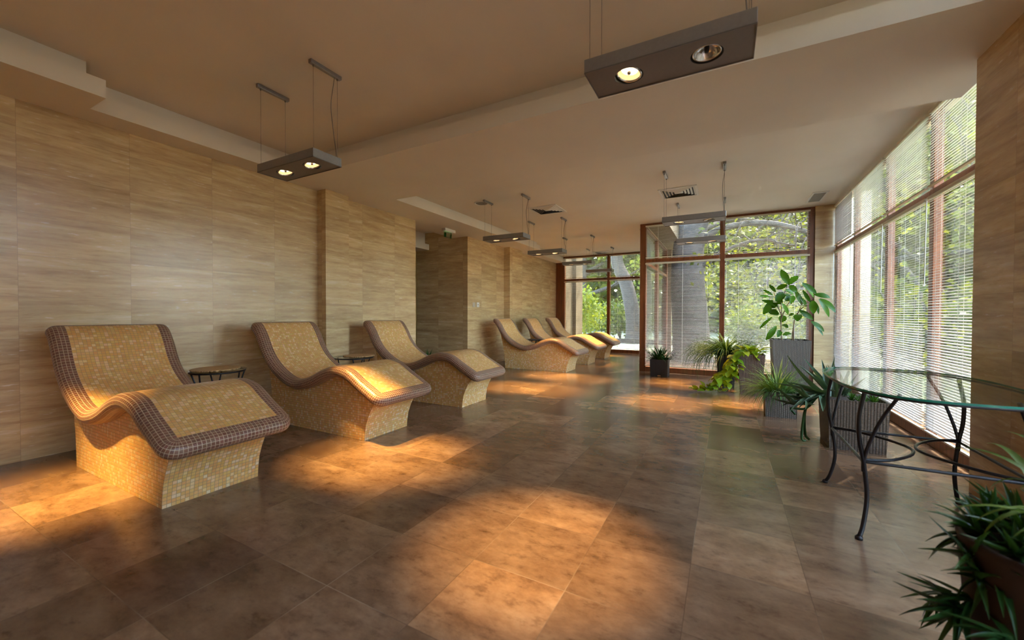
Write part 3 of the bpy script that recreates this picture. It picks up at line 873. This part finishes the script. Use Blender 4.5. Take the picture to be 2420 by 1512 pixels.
# small dark planter, dark strap leaves
root = empty('potted_plant', (-1.025, 7.52, 0)); tag(root, 'small dark square planter with short dark leaves, alone by the brown post', 'plant')
planter(root, .285, .30, .305, M['wickdark'])
q = MB(); q.lathe([(.0001, .002), (.022, .002), (.024, 0)], 20, (.005, -.1445, .04), mat=Matrix.Rotation(R(90), 3, 'X')); o = q.build('maker_badge', M['chrome'], root); o.scale = (1.25, 1, .5)
m = MB()
for k in range(110):
    a = rng.uniform(0, 2*pi); r = rng.uniform(0, .11); b = (r*cos(a), r*sin(a), .27)
    leaf(m, b, a + rng.uniform(-.7, .7), rng.uniform(25, 85), rng.uniform(.20, .36), rng.uniform(.022, .036), rng.uniform(25, 80), 6, .2)
m.build('leaves', M['leafdark'], root, smooth=True)

# spider plant on a stand behind the pothos
root = empty('potted_plant', (.02, 6.93, 0)); tag(root, 'arching striped spider plant spilling to the floor behind the pothos', 'plant')
planter(root, .22, .26, .47, M['wickdark'])
m = MB()
for k in range(330):
    a = rng.uniform(0, 2*pi); r = rng.uniform(0, .08); b = (r*cos(a), r*sin(a), .44)
    el = rng.uniform(45, 90); ln = rng.uniform(.40, .78)
    leaf(m, b, a, el, ln, rng.uniform(.011, .018), rng.uniform(95, 190), 12, .25)
for k in range(130):
    a = rng.uniform(2.3, 4.6); b = (.1*cos(a), .1*sin(a), .46)
    leaf(m, b, a, rng.uniform(20, 70), rng.uniform(.55, .88), rng.uniform(.010, .016), rng.uniform(125, 165), 12, .25)
m.build('leaves', M['leafspid'], root, smooth=True)

# pothos in a tall brown planter
root = empty('potted_plant', (.322, 6.46, 0)); tag(root, 'yellow-green trailing pothos in the tall brown wicker planter', 'plant')
planter(root, .25, .32, .555, M['wickbrown'])
m = MB(); vm = MB()
vines = []
for k in range(11):
    y0 = rng.uniform(-.17, .05); x = -.15 - rng.uniform(0, .05); y = y0 - rng.uniform(0, .05); z = .53
    pts = [(rng.uniform(-.05, .05), y0*.5, .53), (-.12, y0, .60), (x, y, z)]
    end = rng.uniform(.02, .34) if k > 4 else .03; drift = rng.uniform(-.010, -.055)
    while z > end + .03:
        z -= .065; x += drift + rng.uniform(-.03, .03); y += rng.uniform(-.035, .02); x = min(x, -.15); pts.append((x, y, max(z, .025)))
    if k < 5:
        for j in range(3): x -= rng.uniform(.03, .07); y += rng.uniform(-.06, .01); pts.append((x, y, .025))
    vines.append(pts)
for pts in vines:
    c = catmull(pts, .03); vm.tube(c, .003, 5)
    for k in range(1, len(c), 2):
        p = c[k] + Vector((rng.uniform(-.03, .03), -.01, 0))
        if c[k].z < .1: a, el = rng.uniform(2.4, 5.4), rng.uniform(15, 60)
        else: a, el = rng.choice((rng.uniform(3.3, 4.2), rng.uniform(4.6, 5.9))), rng.uniform(-50, 5)
        leaf(m, p, a, el, rng.uniform(.085, .14), rng.uniform(.060, .095), rng.uniform(15, 50), 6, .14, 'heart', twist=rng.uniform(-.5, .5))
for k in range(60):
    a = rng.uniform(0, 2*pi); r = rng.uniform(0, .13)
    leaf(m, (r*cos(a), r*sin(a), rng.uniform(.53, .62)), a + rng.uniform(-.5, .5), rng.uniform(-5, 60), rng.uniform(.08, .15), rng.uniform(.055, .085), rng.uniform(20, 60), 6, .16, 'heart')
vm.build('vines', M['leafhaw'], root, smooth=True); m.build('leaves', M['leafpoth'], root, smooth=True)

# rubber plant in the tall grey planter
RX, RY = .885, 7.49
root = empty('potted_plant', (RX, RY, 0)); tag(root, 'broad-leaved rubber plant in the tall grey wicker planter by the column', 'plant')
planter(root, .42, .485, .715, M['wickgrey'])
# leaves: foot (x, y, z), tip (x, y, z), width, in metres from the foot of the planter
RL = [(-0.026, -0.043, 1.57, -0.111, 0.0, 1.787, 0.103), (-0.017, 0.009, 1.568, 0.102, 0.096, 1.694, 0.098), (-0.034, -0.008, 1.563, -0.155, 0.075, 1.517, 0.077),
      (-0.036, -0.221, 1.541, 0.05, -0.239, 1.453, 0.082), (0.065, 0.053, 1.477, 0.156, 0.076, 1.271, 0.077), (0.301, 0.04, 1.367, 0.154, -0.055, 1.55, 0.098),
      (0.315, -0.089, 1.423, 0.147, -0.155, 1.57, 0.072), (0.291, -0.067, 1.407, 0.468, -0.061, 1.36, 0.082), (0.335, -0.226, 1.339, 0.487, -0.298, 1.153, 0.092),
      (0.335, -0.146, 1.333, 0.463, -0.065, 1.094, 0.072), (0.291, -0.0, 1.317, 0.284, -0.085, 1.133, 0.108), (0.304, 0.009, 1.308, 0.341, -0.08, 1.129, 0.051),
      (-0.086, -0.045, 1.439, -0.189, -0.137, 1.319, 0.123), (-0.088, -0.229, 1.475, 0.017, -0.158, 1.414, 0.072), (0.024, -0.167, 1.395, -0.013, -0.24, 1.278, 0.072),
      (-0.07, 0.065, 1.407, 0.023, 0.137, 1.38, 0.082), (-0.166, -0.143, 1.219, -0.36, -0.052, 1.324, 0.072), (-0.236, -0.068, 1.331, -0.342, -0.039, 1.128, 0.108),
      (-0.169, -0.169, 1.282, -0.237, -0.082, 1.22, 0.082), (-0.145, -0.023, 1.101, -0.262, 0.07, 1.157, 0.108), (-0.069, 0.038, 1.092, -0.113, -0.016, 0.99, 0.108),
      (-0.034, -0.122, 1.074, 0.022, -0.205, 1.101, 0.082), (0.086, -0.186, 1.11, 0.062, -0.292, 1.014, 0.113), (0.102, -0.14, 1.173, 0.26, -0.127, 1.04, 0.077),
      (0.234, -0.229, 1.006, 0.38, -0.2, 0.869, 0.072), (0.293, -0.129, 0.953, 0.377, -0.18, 0.808, 0.041), (-0.226, 0.016, 1.063, -0.384, 0.001, 0.888, 0.046),
      (-0.185, -0.135, 0.928, -0.307, -0.149, 0.724, 0.087), (-0.119, -0.019, 0.861, -0.167, -0.126, 0.764, 0.077), (-0.092, 0.063, 0.943, -0.032, -0.052, 0.901, 0.072),
      (-0.086, -0.005, 0.779, 0.02, 0.061, 0.806, 0.072), (-0.206, -0.225, 1.451, -0.278, -0.171, 1.556, 0.051), (-0.234, -0.12, 1.403, -0.351, -0.113, 1.488, 0.041),
      (-0.281, -0.227, 1.372, -0.419, -0.337, 1.379, 0.046), (-0.124, -0.176, 1.281, -0.038, -0.086, 1.119, 0.062), (0.138, -0.171, 1.472, 0.233, -0.125, 1.305, 0.051),
      (0.133, 0.049, 1.375, 0.221, 0.136, 1.239, 0.057), (-0.001, -0.127, 1.371, -0.079, -0.169, 1.326, 0.082), (-0.114, -0.073, 1.347, -0.154, -0.022, 1.276, 0.082)]
def oriented_leaf(m, a, b, w, n=8, bow=.08):
    a, b = Vector(a), Vector(b); d = b-a; ln = d.length*1.1; d.normalize()
    nrm = Vector((rng.uniform(-.5, .5), -1, rng.uniform(.1, .9))); nrm = (nrm - d*nrm.dot(d)).normalized()
    sd = d.cross(nrm); rows = []
    for k in range(n+1):
        t = k/n; ww = w*max(.03, sin(pi*(t*.94+.04))**.75)
        p = a + d*ln*t + nrm*(bow*ln*4*t*(1-t))
        rows.append((m.vert(p + sd*ww/2 + nrm*ww*.12), m.vert(p), m.vert(p - sd*ww/2 + nrm*ww*.12)))
    for r0, r1 in zip(rows, rows[1:]):
        m.face((r0[0], r0[1], r1[1], r1[0])); m.face((r0[1], r0[2], r1[2], r1[1]))
m = MB(); st = MB()
for (x0, y0, z0, x1, y1, z1, w) in RL:
    oriented_leaf(m, (x0, y0, z0), (x1, y1, z1), w)
trunks = [[(-0.108, -0.07, 0.699), (-0.114, -0.04, 0.881), (-0.119, -0.07, 1.037), (-0.103, 0.02, 1.184), (-0.121, -0.07, 1.284), (-0.076, 0.08, 1.408), (-0.041, -0.07, 1.56)],
          [(0.046, -0.07, 0.704), (0.049, -0.04, 0.866), (0.054, -0.07, 1.02), (0.124, 0.02, 1.156), (0.184, -0.07, 1.245), (0.264, 0.08, 1.301), (0.284, -0.07, 1.341)],
          [(0.028, -0.07, 0.703), (0.034, -0.04, 0.82), (0.062, -0.07, 1.038), (0.095, 0.02, 1.12)],
          [(-0.111, -0.07, 1.092), (-0.156, -0.04, 1.22), (-0.191, -0.07, 1.367), (-0.215, 0.02, 1.483)],
          [(-0.119, -0.07, 1.037), (-0.064, -0.04, 1.183), (0.021, -0.07, 1.381)],
          [(0.083, -0.07, 1.092), (0.137, -0.04, 1.237), (0.14, -0.07, 1.281)]]
for pts in trunks:
    c = catmull(pts, .03); st.tube(c, [max(.003, .009*(1-.6*k/len(c))) for k in range(len(c))], 7)
st.build('stems', M['stem'], root, smooth=True); m.build('leaves', M['leafrub'], root, smooth=True)

# low planter with thin grassy succulent and trailing aloe
root = empty('potted_plant', (.535, 5.22, 0)); tag(root, 'low wicker planter with wispy thin-leaved succulent in front of the tall planters', 'plant')
planter(root, .275, .30, .265, M['wickgrey'])
m = MB()
for k in range(420):
    a = rng.uniform(0, 2*pi); r = rng.uniform(0, .12); b = (r*cos(a)-.02, r*sin(a), .24)
    leaf(m, b, a + rng.uniform(-.4, .4), rng.uniform(5, 85), rng.uniform(.18, .46), rng.uniform(.009, .015), rng.uniform(20, 110), 7, .2)
for k in range(60):
    a = rng.uniform(2.0, 4.4); b = (.13*cos(a), .13*sin(a), .25)
    leaf(m, b, a, rng.uniform(0, 40), rng.uniform(.25, .42), rng.uniform(.007, .010), rng.uniform(90, 150), 8, .2)
m.build('leaves', M['leafgrass'], root, smooth=True)

# big cubic planter with aloes
root = empty('potted_plant', (.945, 4.29, 0)); tag(root, 'large cube wicker planter with grey-green aloes behind the glass table', 'plant')
planter(root, .355, .392, .41, M['wickgrey'])
q = MB(); q.lathe([(.0001, .002), (.012, .002), (.013, 0)], 16, (-.179, -.14, .06), mat=Matrix.Rotation(R(-90), 3, 'Y')); q.build('maker_badge', M['chrome'], root)
m = MB()
# aloe rosettes leaning over the left side
def rosette(c, n, l0, l1, w, el0, el1, dr, az0=0, az1=2*pi, mm=None, prof='aloe'):
    for k in range(n):
        a = az0 + (az1-az0)*k/n + rng.uniform(-.25, .25)
        leaf(mm or m, c, a, rng.uniform(el0, el1), rng.uniform(l0, l1), w*rng.uniform(.8, 1.15), rng.uniform(-dr*.5, dr), 9, .33, prof, thick=.18)
rosette((-.20, -.06, .42), 8, .22, .40, .062, -25, 35, 35, pi*.75, pi*1.6)
rosette((-.15, .02, .42), 6, .24, .38, .062, 35, 75, 15, pi*.4, pi*1.3)
rosette((-.03, .10, .40), 6, .20, .30, .055, 45, 80, 10)
rosette((-.30, -.10, .36), 6, .22, .34, .058, -10, 40, 50, pi*.8, pi*1.5)
rosette((-.42, -.14, .33), 7, .14, .28, .050, 0, 50, 30)
leaf(m, (-.18, -.02, .40), pi*1.02, 40, .46, .075, -25, 10, .33, 'aloe', thick=.2)
leaf(m, (-.18, -.02, .40), pi*1.25, 5, .44, .070, 45, 10, .33, 'aloe', thick=.2)
leaf(m, (-.16, -.02, .40), pi*.55, 66, .34, .065, 5, 10, .33, 'aloe', thick=.2)
leaf(m, (-.12, -.02, .40), pi*.45, 72, .30, .060, 5, 10, .33, 'aloe', thick=.2)
m.build('aloe_leaves', M['leafaloe'], root, smooth=True)
m = MB()
for cx in (-.02, .03, .07, .11):
    rosette((cx, rng.uniform(-.12, -.05), .385), 9, .06, .11, .020, 40, 85, 5, mm=m)
m.build('haworthia_leaves', M['leafhaw'], root, smooth=True)
st = MB()
for (x1, y1, z1) in ((-.36, -.14, .05), (-.33, -.10, .08), (-.44, -.16, .30)):
    st.tube(catmull([(-.17, -.05, .39), (-.24, -.09, .41), (-.33, -.12, .30), (x1, y1, z1), (x1+.03, y1, max(.03, z1-.05))], .02), .010, 7)
st.build('trailing_stems', M['leafdark'], root, smooth=True)

# foreground pot at the lower right corner
root = empty('potted_plant', (.80, 1.60, 0)); tag(root, 'dark out-of-focus pot of spiky aloes and strap leaves at the near right corner', 'plant')
m = MB(); m.lathe([(.0001, 0), (.13, 0), (.15, .02), (.185, .30), (.20, .46), (.205, .48), (.19, .48), (.185, .44), (.10, .43)], 40); m.build('pot', M['terra'], root, smooth=True)
m = MB(); m.lathe([(.0001, .462), (.188, .458)], 40); m.build('soil', M['soil'], root)
m = MB()
rosette((-.15, .02, .47), 14, .08, .16, .020, -30, 55, 70, pi*.55, pi*1.6, mm=m)
rosette((-.15, -.05, .40), 10, .08, .17, .018, -50, 15, 80, pi*.7, pi*1.5, mm=m)
rosette((-.05, .08, .50), 16, .10, .19, .030, 20, 85, 10, mm=m)
rosette((.05, .0, .50), 16, .08, .15, .028, 20, 85, 10, mm=m)
rosette((-.18, -.02, .30), 8, .08, .17, .018, -50, 20, 80, pi*.7, pi*1.4, mm=m)
for k in range(9):
    a = rng.uniform(pi*.45, pi*1.55); q = rng.uniform(.10, .20)
    rosette((q*cos(a), q*sin(a), rng.uniform(.38, .49)), 13, .06, .12, .020, -35, 75, 50, mm=m)
for k in range(17):
    a = 2.4*k; q = .17*sqrt((k+.5)/17)
    rosette((q*cos(a), q*sin(a), rng.uniform(.46, .50)), 11, .07, .14, .023, 5, 85, 30, mm=m)
for k in range(6):
    a = rng.uniform(pi*.7, pi*1.4)
    rosette((.21*cos(a), .21*sin(a), rng.uniform(.12, .34)), 8, .08, .18, .022, -60, 20, 50, pi*.6, pi*1.5, mm=m)
m.build('aloe_leaves', M['leafdark'], root, smooth=True)
m = MB()
for k in range(15):
    a = rng.uniform(-1.2, 1.9)
    leaf(m, (rng.uniform(-.02, .10), rng.uniform(-.10, .04), .48), a, rng.uniform(55, 88), rng.uniform(.30, .50), rng.uniform(.030, .046), rng.uniform(80, 160), 11, .2)
for k in range(10):
    leaf(m, (rng.uniform(-.05, .10), rng.uniform(-.12, .05), .48), rng.uniform(2.6, 5.2), rng.uniform(65, 88), rng.uniform(.24, .40), rng.uniform(.028, .042), rng.uniform(110, 170), 12, .2)
leaf(m, (.02, -.02, .48), 2.05, 78, .46, .036, 118, 12, .2)
leaf(m, (.06, -.06, .48), 3.6, 70, .34, .034, 120, 12, .2)
leaf(m, (.04, -.10, .48), 4.3, 72, .40, .040, 150, 12, .2)
leaf(m, (.08, -.12, .48), 4.7, 60, .44, .042, 150, 12, .2)
m.build('strap_leaves', M['leafstrap'], root, smooth=True)
# plant just peeping behind a lounger in the corridor
root = empty('potted_plant', (-5.02, 5.92, 0)); tag(root, 'corridor plant showing one green leaf tip above the third lounger', 'plant')
planter(root, .24, .26, .26, M['wickdark'])
m = MB()
for k in range(26):
    a = rng.uniform(0, 2*pi); leaf(m, (.05*cos(a), .05*sin(a), .24), a, rng.uniform(40, 80), rng.uniform(.14, .24), .024, 30, 6, .2)
m.build('leaves', M['leafdark'], root, smooth=True)

# ------------------------------------------------------------------ outdoors
m = MB(); m.box(-60, 70, -30, 110, -.34, -.14); struct(m.build('ground', M['ground']))
m = MB(); m.box(-5.3, -4.62, YF+.16, 13.0, -.2, 3.2); m.box(-5.3, -4.50, 13.0, 13.7, -.2, 3.4); o = struct(m.build('wall_exterior', M['render']))
root = empty('timber_rail', (-2.6, 15.6, -.14)); tag(root, 'low grey timber rail outside the farthest window', 'rail')
for x in (-2.2, 0, 2.2):
    q = MB(); q.box(x-.06, x+.06, -.05, .05, 0, .30); q.build('rail_post', M['bark'], root)
q = MB(); q.box(-2.5, 2.5, -.06, .06, .12, .30); q.build('rail_board', M['bark'], root)

ORG = [0.0, 0.0]
def indoors(p, pad=.25):
    x, y, z = p[0] + ORG[0], p[1] + ORG[1], p[2]
    return z < 3.6 + pad and -7.5 < x < 1.75 + pad and (y < 8.25 + pad or (x < -.95 + pad and y < 13.8 + pad))

def leaf_quad(m, p, s, rg):
    if indoors(p, s): return
    a, b = rg.uniform(0, 2*pi), rg.uniform(-1.1, 1.1)
    d = Vector((cos(a)*cos(b), sin(a)*cos(b), sin(b))); n = Vector((rg.gauss(0, 1), rg.gauss(0, 1), rg.gauss(0, 1)))
    sd = d.cross(n)
    if sd.length < 1e-4: return
    sd.normalize(); w = s*.32
    m.poly([p, p + d*s*.5 + sd*w, p + d*s, p + d*s*.5 - sd*w])

def cloud(m, c, r, n, s, rg):
    c = Vector(c)
    for k in range(n):
        while True:
            q = Vector((rg.uniform(-1, 1), rg.uniform(-1, 1), rg.uniform(-1, 1)))
            if .25 < q.length < 1: break
        leaf_quad(m, c + Vector((q.x*r[0], q.y*r[1], q.z*r[2])), s*rg.uniform(.6, 1.3), rg)

def branchy(tm, base, d, ln, r, depth, rg, tips, droop=0.0):
    pts = [Vector(base)]; dd = Vector(d).normalized(); n = 6
    for k in range(n):
        dd = (dd + Vector((rg.uniform(-.22, .22), rg.uniform(-.22, .22), rg.uniform(-.12, .16) - droop))).normalized()
        pts.append(pts[-1] + dd*ln/n)
    if any(indoors(p) for p in pts): return
    tm.tube(pts, [r*(1-.6*k/n) for k in range(n+1)], 7 if depth else 5, False)
    tips.append((pts[-1], depth)); tips.append((pts[-3], depth))
    if depth > 0:
        for k in range(3):
            i = rg.randint(2, n); a = rg.uniform(0, 2*pi)
            branchy(tm, pts[i], dd + Vector((cos(a)*1.0, sin(a)*1.0, rg.uniform(-.3, .5) - droop*2)), ln*.65, r*.42, depth-1, rg, tips, droop)

def tree(x, y, h, r, label, leafm, seed, spread=1.0, leaves=60, lsize=.14, path=None, droop=0.0, n0=5, depth=2, crown_low=.45, barkm=None, limbs=None):
    rg = random.Random(seed); ORG[:] = [x, y]
    root = empty('tree', (x, y, -.14)); tag(root, label, 'tree', 'garden trees beyond the glass')
    tm = MB(); tips = []
    path = path or [(0, 0, -.1), (rg.uniform(-.1, .1), 0, h*.3), (rg.uniform(-.3, .3), rg.uniform(-.2, .2), h*.65), (rg.uniform(-.5, .5), rg.uniform(-.4, .4), h)]
    c = catmull(path, .25); nn = len(c)
    tm.tube(c, [r*(1.45 if k == 0 else 1.15 if k == 1 else (1-.55*k/nn)) for k in range(nn)], 14)
    for k in range(n0):
        i = int(nn*(crown_low + (1-crown_low)*k/n0)); i = min(i, nn-1); a = 2*pi*k/n0 + rg.uniform(-.5, .5)
        branchy(tm, c[i], (cos(a), sin(a), rg.uniform(.05, .7)-droop), h*.42*spread, r*.42, depth, rg, tips, droop)
    for lm in (limbs or []):
        cc = catmull(lm[0], .12); q = len(cc)
        tm.tube(cc, [lm[1]*(1-.75*k/q) for k in range(q)], 8, False)
        for k in range(q//5, q, 2):
            a = rg.uniform(0, 2*pi)
            tw = catmull([cc[k], cc[k] + Vector((cos(a)*.25, sin(a)*.25, rg.uniform(-.1, .15))), cc[k] + Vector((cos(a)*.6, sin(a)*.5, rg.uniform(-.55, -.05))), cc[k] + Vector((cos(a)*.8, sin(a)*.7, rg.uniform(-1.2, -.3)))], .12)
            if any(indoors(p) for p in tw): continue
            tm.tube(tw, [.016*(1-.7*j/len(tw)) for j in range(len(tw))], 5, False)
            if k % 4 == 0: tips.append((tw[-1], 0))
    tm.build('trunk', barkm or M['bark'], root, smooth=True)
    m = MB()
    for p, dp in tips:
        s = (1.0 if dp == 0 else .8)*spread
        cloud(m, p, (h*.085*s+.25, h*.085*s+.25, h*.06*s+.2), leaves, lsize, rg)
    m.build('foliage', leafm, root)
    return root

def shrub(x, y, w, h, label, leafm, seed, n=2600, s=.11):
    rg = random.Random(seed); ORG[:] = [x, y]
    root = empty('shrub', (x, y, -.14)); tag(root, label, 'shrub', 'garden shrubs beyond the glass')
    tm = MB()
    for k in range(7):
        a = rg.uniform(0, 2*pi); tm.tube([(0, 0, -.05), (cos(a)*w*.12, sin(a)*w*.12, h*.3), (cos(a)*w*.3, sin(a)*w*.3, h*.75)], [.03, .02, .008], 5)
    tm.build('stem', M['barkdark'], root)
    m = MB()
    for k in range(7):
        a = rg.uniform(0, 2*pi); q = rg.uniform(0, .55)
        cloud(m, (cos(a)*w*q, sin(a)*w*q, h*rg.uniform(.3, .72)), (w*.42, w*.42, h*.34), n//7, s, rg)
    m.build('foliage', leafm, root)
    return root

# the great trunk outside the end window and the curved one outside the farthest window
tree(-.70, 10.4, 7.5, .44, 'massive old tree trunk right outside the end window', M['ltree'], 3, 1.15, 70, .13,
     path=[(0, 0, -.1), (-.02, 0, .8), (-.10, 0, 2.0), (-.08, .1, 3.0), (.15, .2, 4.2), (.5, .3, 7.5)], crown_low=.36, n0=7, depth=2, droop=.05,
     limbs=[([(.1, .1, 3.0), (.7, .0, 3.25), (1.6, -.2, 3.2), (2.6, -.3, 2.7), (3.4, -.3, 2.0)], .085), ([(.25, .2, 3.6), (1.0, .4, 4.0), (2.1, .5, 3.8), (3.3, .5, 3.1), (4.2, .4, 2.2)], .09),
            ([(.0, .0, 2.2), (.6, -.1, 2.65), (1.3, .0, 2.9), (2.0, .1, 2.75)], .06), ([(.2, .3, 3.3), (.9, .9, 3.6), (2.0, 1.2, 3.3), (3.0, 1.4, 2.5), (3.6, 1.5, 1.7)], .07)])
tree(-3.45, 17.5, 8, .34, 'curved leaning tree trunk outside the farthest window', M['ltree'], 5, 1.0, 50, .15,
     path=[(0, 0, -.1), (-.05, 0, 1.2), (-.35, 0, 2.6), (-.75, 0, 3.6), (-.6, .2, 5.0), (-.3, .2, 8)], crown_low=.5, n0=6, depth=2)
tree(2.6, 13.2, 7.5, .22, 'drooping tree whose thin dark branches hang over the rubber plant window', M['ltree'], 8, 1.25, 46, .12, droop=.13, n0=9, depth=2, crown_low=.30, barkm=M['barkdark'])
bg = [(-9, 27, 11, .4), (-5.5, 31, 12, .4), (-1.5, 28, 11, .4), (2.8, 30, 12, .45), (6.5, 26, 11, .4), (10.5, 30, 12, .4), (9.5, 20, 9, .3), (13.5, 24, 11, .4), (12, 14.5, 9, .3), (17, 17, 11, .35), (8.2, 12.0, 7, .24), (17, 10.5, 8, .3), (20, 30, 13, .4)]
tl = ['behind the rail, farthest to the left', 'second from the left in the back row', 'straight behind the great trunk', 'behind the drooping tree', 'in the back row past the end window column', 'deep behind the column corner',
      'slender one in front of the back row by the corner', 'behind the middle bay of the right glazing', 'beside the right glazing, mid-distance', 'tall one far out beyond the right glazing', 'small one close to the right glazing', 'near one seen through the bay at the pier', 'most distant one on the right']
for i, (x, y, h, r) in enumerate(bg):
    tree(x, y, h, r, 'leafy garden tree, %s' % tl[i], M['ltree'] if i % 3 else M['lyel'], 20+i, 1.1, 42, .26, n0=6, depth=2, crown_low=.22)
sh = [(-6.0, 17.5, 2.2, 2.6), (-4.6, 20, 2.4, 2.4), (-7.6, 21, 2.8, 3.2), (-2.2, 21.5, 2.2, 2.2), (.8, 17.5, 1.7, 1.9), (2.6, 20.5, 2.2, 2.3), (5.0, 19, 2.4, 2.5), (4.3, 12.4, 1.3, 1.5), (6.2, 14.5, 1.8, 2.4), (7.6, 17.5, 2.2, 2.8), (5.9, 9.4, 1.4, 1.7), (8.6, 9.0, 2.0, 2.6), (9.5, 5.6, 2.2, 2.8), (6.9, 6.3, 1.4, 1.8)]
sl = ['bright bush filling the farthest window', 'round bush right of the bright one in the farthest window', 'big bush behind the bright one', 'bush near the curved trunk', 'low bush beside the great trunk', 'bush behind the pothos window pane', 'bush seen past the rubber plant', 'low bush outside the corner column', 'bush outside the bay next to the column', 'tall bush behind the third bay', 'low bush outside the second bay', 'wide bush behind the second bay', 'bush outside the bay beside the pier', 'small bush close to the right glazing']
for i, (x, y, w, h) in enumerate(sh):
    shrub(x, y, w, h, sl[i], M['lyel'] if i in (0, 2, 5, 8) else M['lbush'], 60+i, 2600, .15)

rg = random.Random(99); m = MB(); ORG[:] = [0, 0]
for k in range(34000):
    t = rg.uniform(-.35, .75); dist = rg.uniform(30, 40)
    leaf_quad(m, Vector((dist*sin(t), dist*cos(t), rg.uniform(0, 1)**1.15*15 - .2)), rg.uniform(.5, 1.0), rg)
o = m.build('distant_foliage', M['ltree']); tag(o, 'dense far wall of garden foliage closing the view behind all the trees', 'foliage', None, 'stuff')
# ------------------------------------------------------------------ light
w = bpy.data.worlds.new('World'); SC.world = w; w.use_nodes = True
nt = w.node_tree; nt.nodes.clear()
sky = nt.nodes.new('ShaderNodeTexSky'); sky.sky_type = 'NISHITA'; sky.sun_disc = False
sky.sun_elevation = R(56); sky.sun_rotation = R(31); sky.air_density = 1.0; sky.dust_density = 2.0
bgd = nt.nodes.new('ShaderNodeBackground'); bgd.inputs[1].default_value = 1.35
o = nt.nodes.new('ShaderNodeOutputWorld'); nt.links.new(sky.outputs[0], bgd.inputs[0]); nt.links.new(bgd.outputs[0], o.inputs[0])
s = bpy.data.lights.new('sun', 'SUN'); s.energy = 4.6; s.angle = R(.6); s.color = (1, .95, .84)
so = bpy.data.objects.new('sun', s); COL.objects.link(so)
sd = Vector((.52*cos(R(56)), .854*cos(R(56)), sin(R(56))))
so.rotation_euler = sd.to_track_quat('Z', 'Y').to_euler(); so.location = (8, 14, 18)

# ------------------------------------------------------------------ camera
cam = bpy.data.cameras.new('camera'); co = bpy.data.objects.new('camera', cam); COL.objects.link(co)
cam.sensor_fit = 'HORIZONTAL'; cam.sensor_width = 36; cam.lens = 937.8/2420*36; cam.clip_start = .05; cam.clip_end = 400
yaw, pit, rol = -0.492894383, -0.0146078807, 0.00227251508
fw = Vector((sin(yaw)*cos(pit), cos(yaw)*cos(pit), sin(pit))); rt = Vector((cos(yaw), -sin(yaw), 0)); up = rt.cross(fw)
r2 = rt*cos(rol) + up*sin(rol); u2 = up*cos(rol) - rt*sin(rol)
mt = Matrix((r2, u2, -fw)).transposed().to_4x4(); mt.translation = Vector((0, 0, 1.1))
co.matrix_world = mt
cam.dof.use_dof = True; cam.dof.focus_distance = 4.2; cam.dof.aperture_fstop = 2.0
SC.camera = co

SC.view_settings.view_transform = 'Standard'; SC.view_settings.look = 'None'; SC.view_settings.gamma = 1.0
SC.view_settings.use_curve_mapping = False; SC.view_settings.exposure = 2.08
SC.cycles.use_denoising = True
SC.cycles.max_bounces = 10; SC.cycles.diffuse_bounces = 6; SC.cycles.glossy_bounces = 4; SC.cycles.transparent_max_bounces = 24; SC.cycles.transmission_bounces = 6
SC.cycles.sample_clamp_indirect = 6.0; SC.cycles.caustics_reflective = False; SC.cycles.caustics_refractive = False
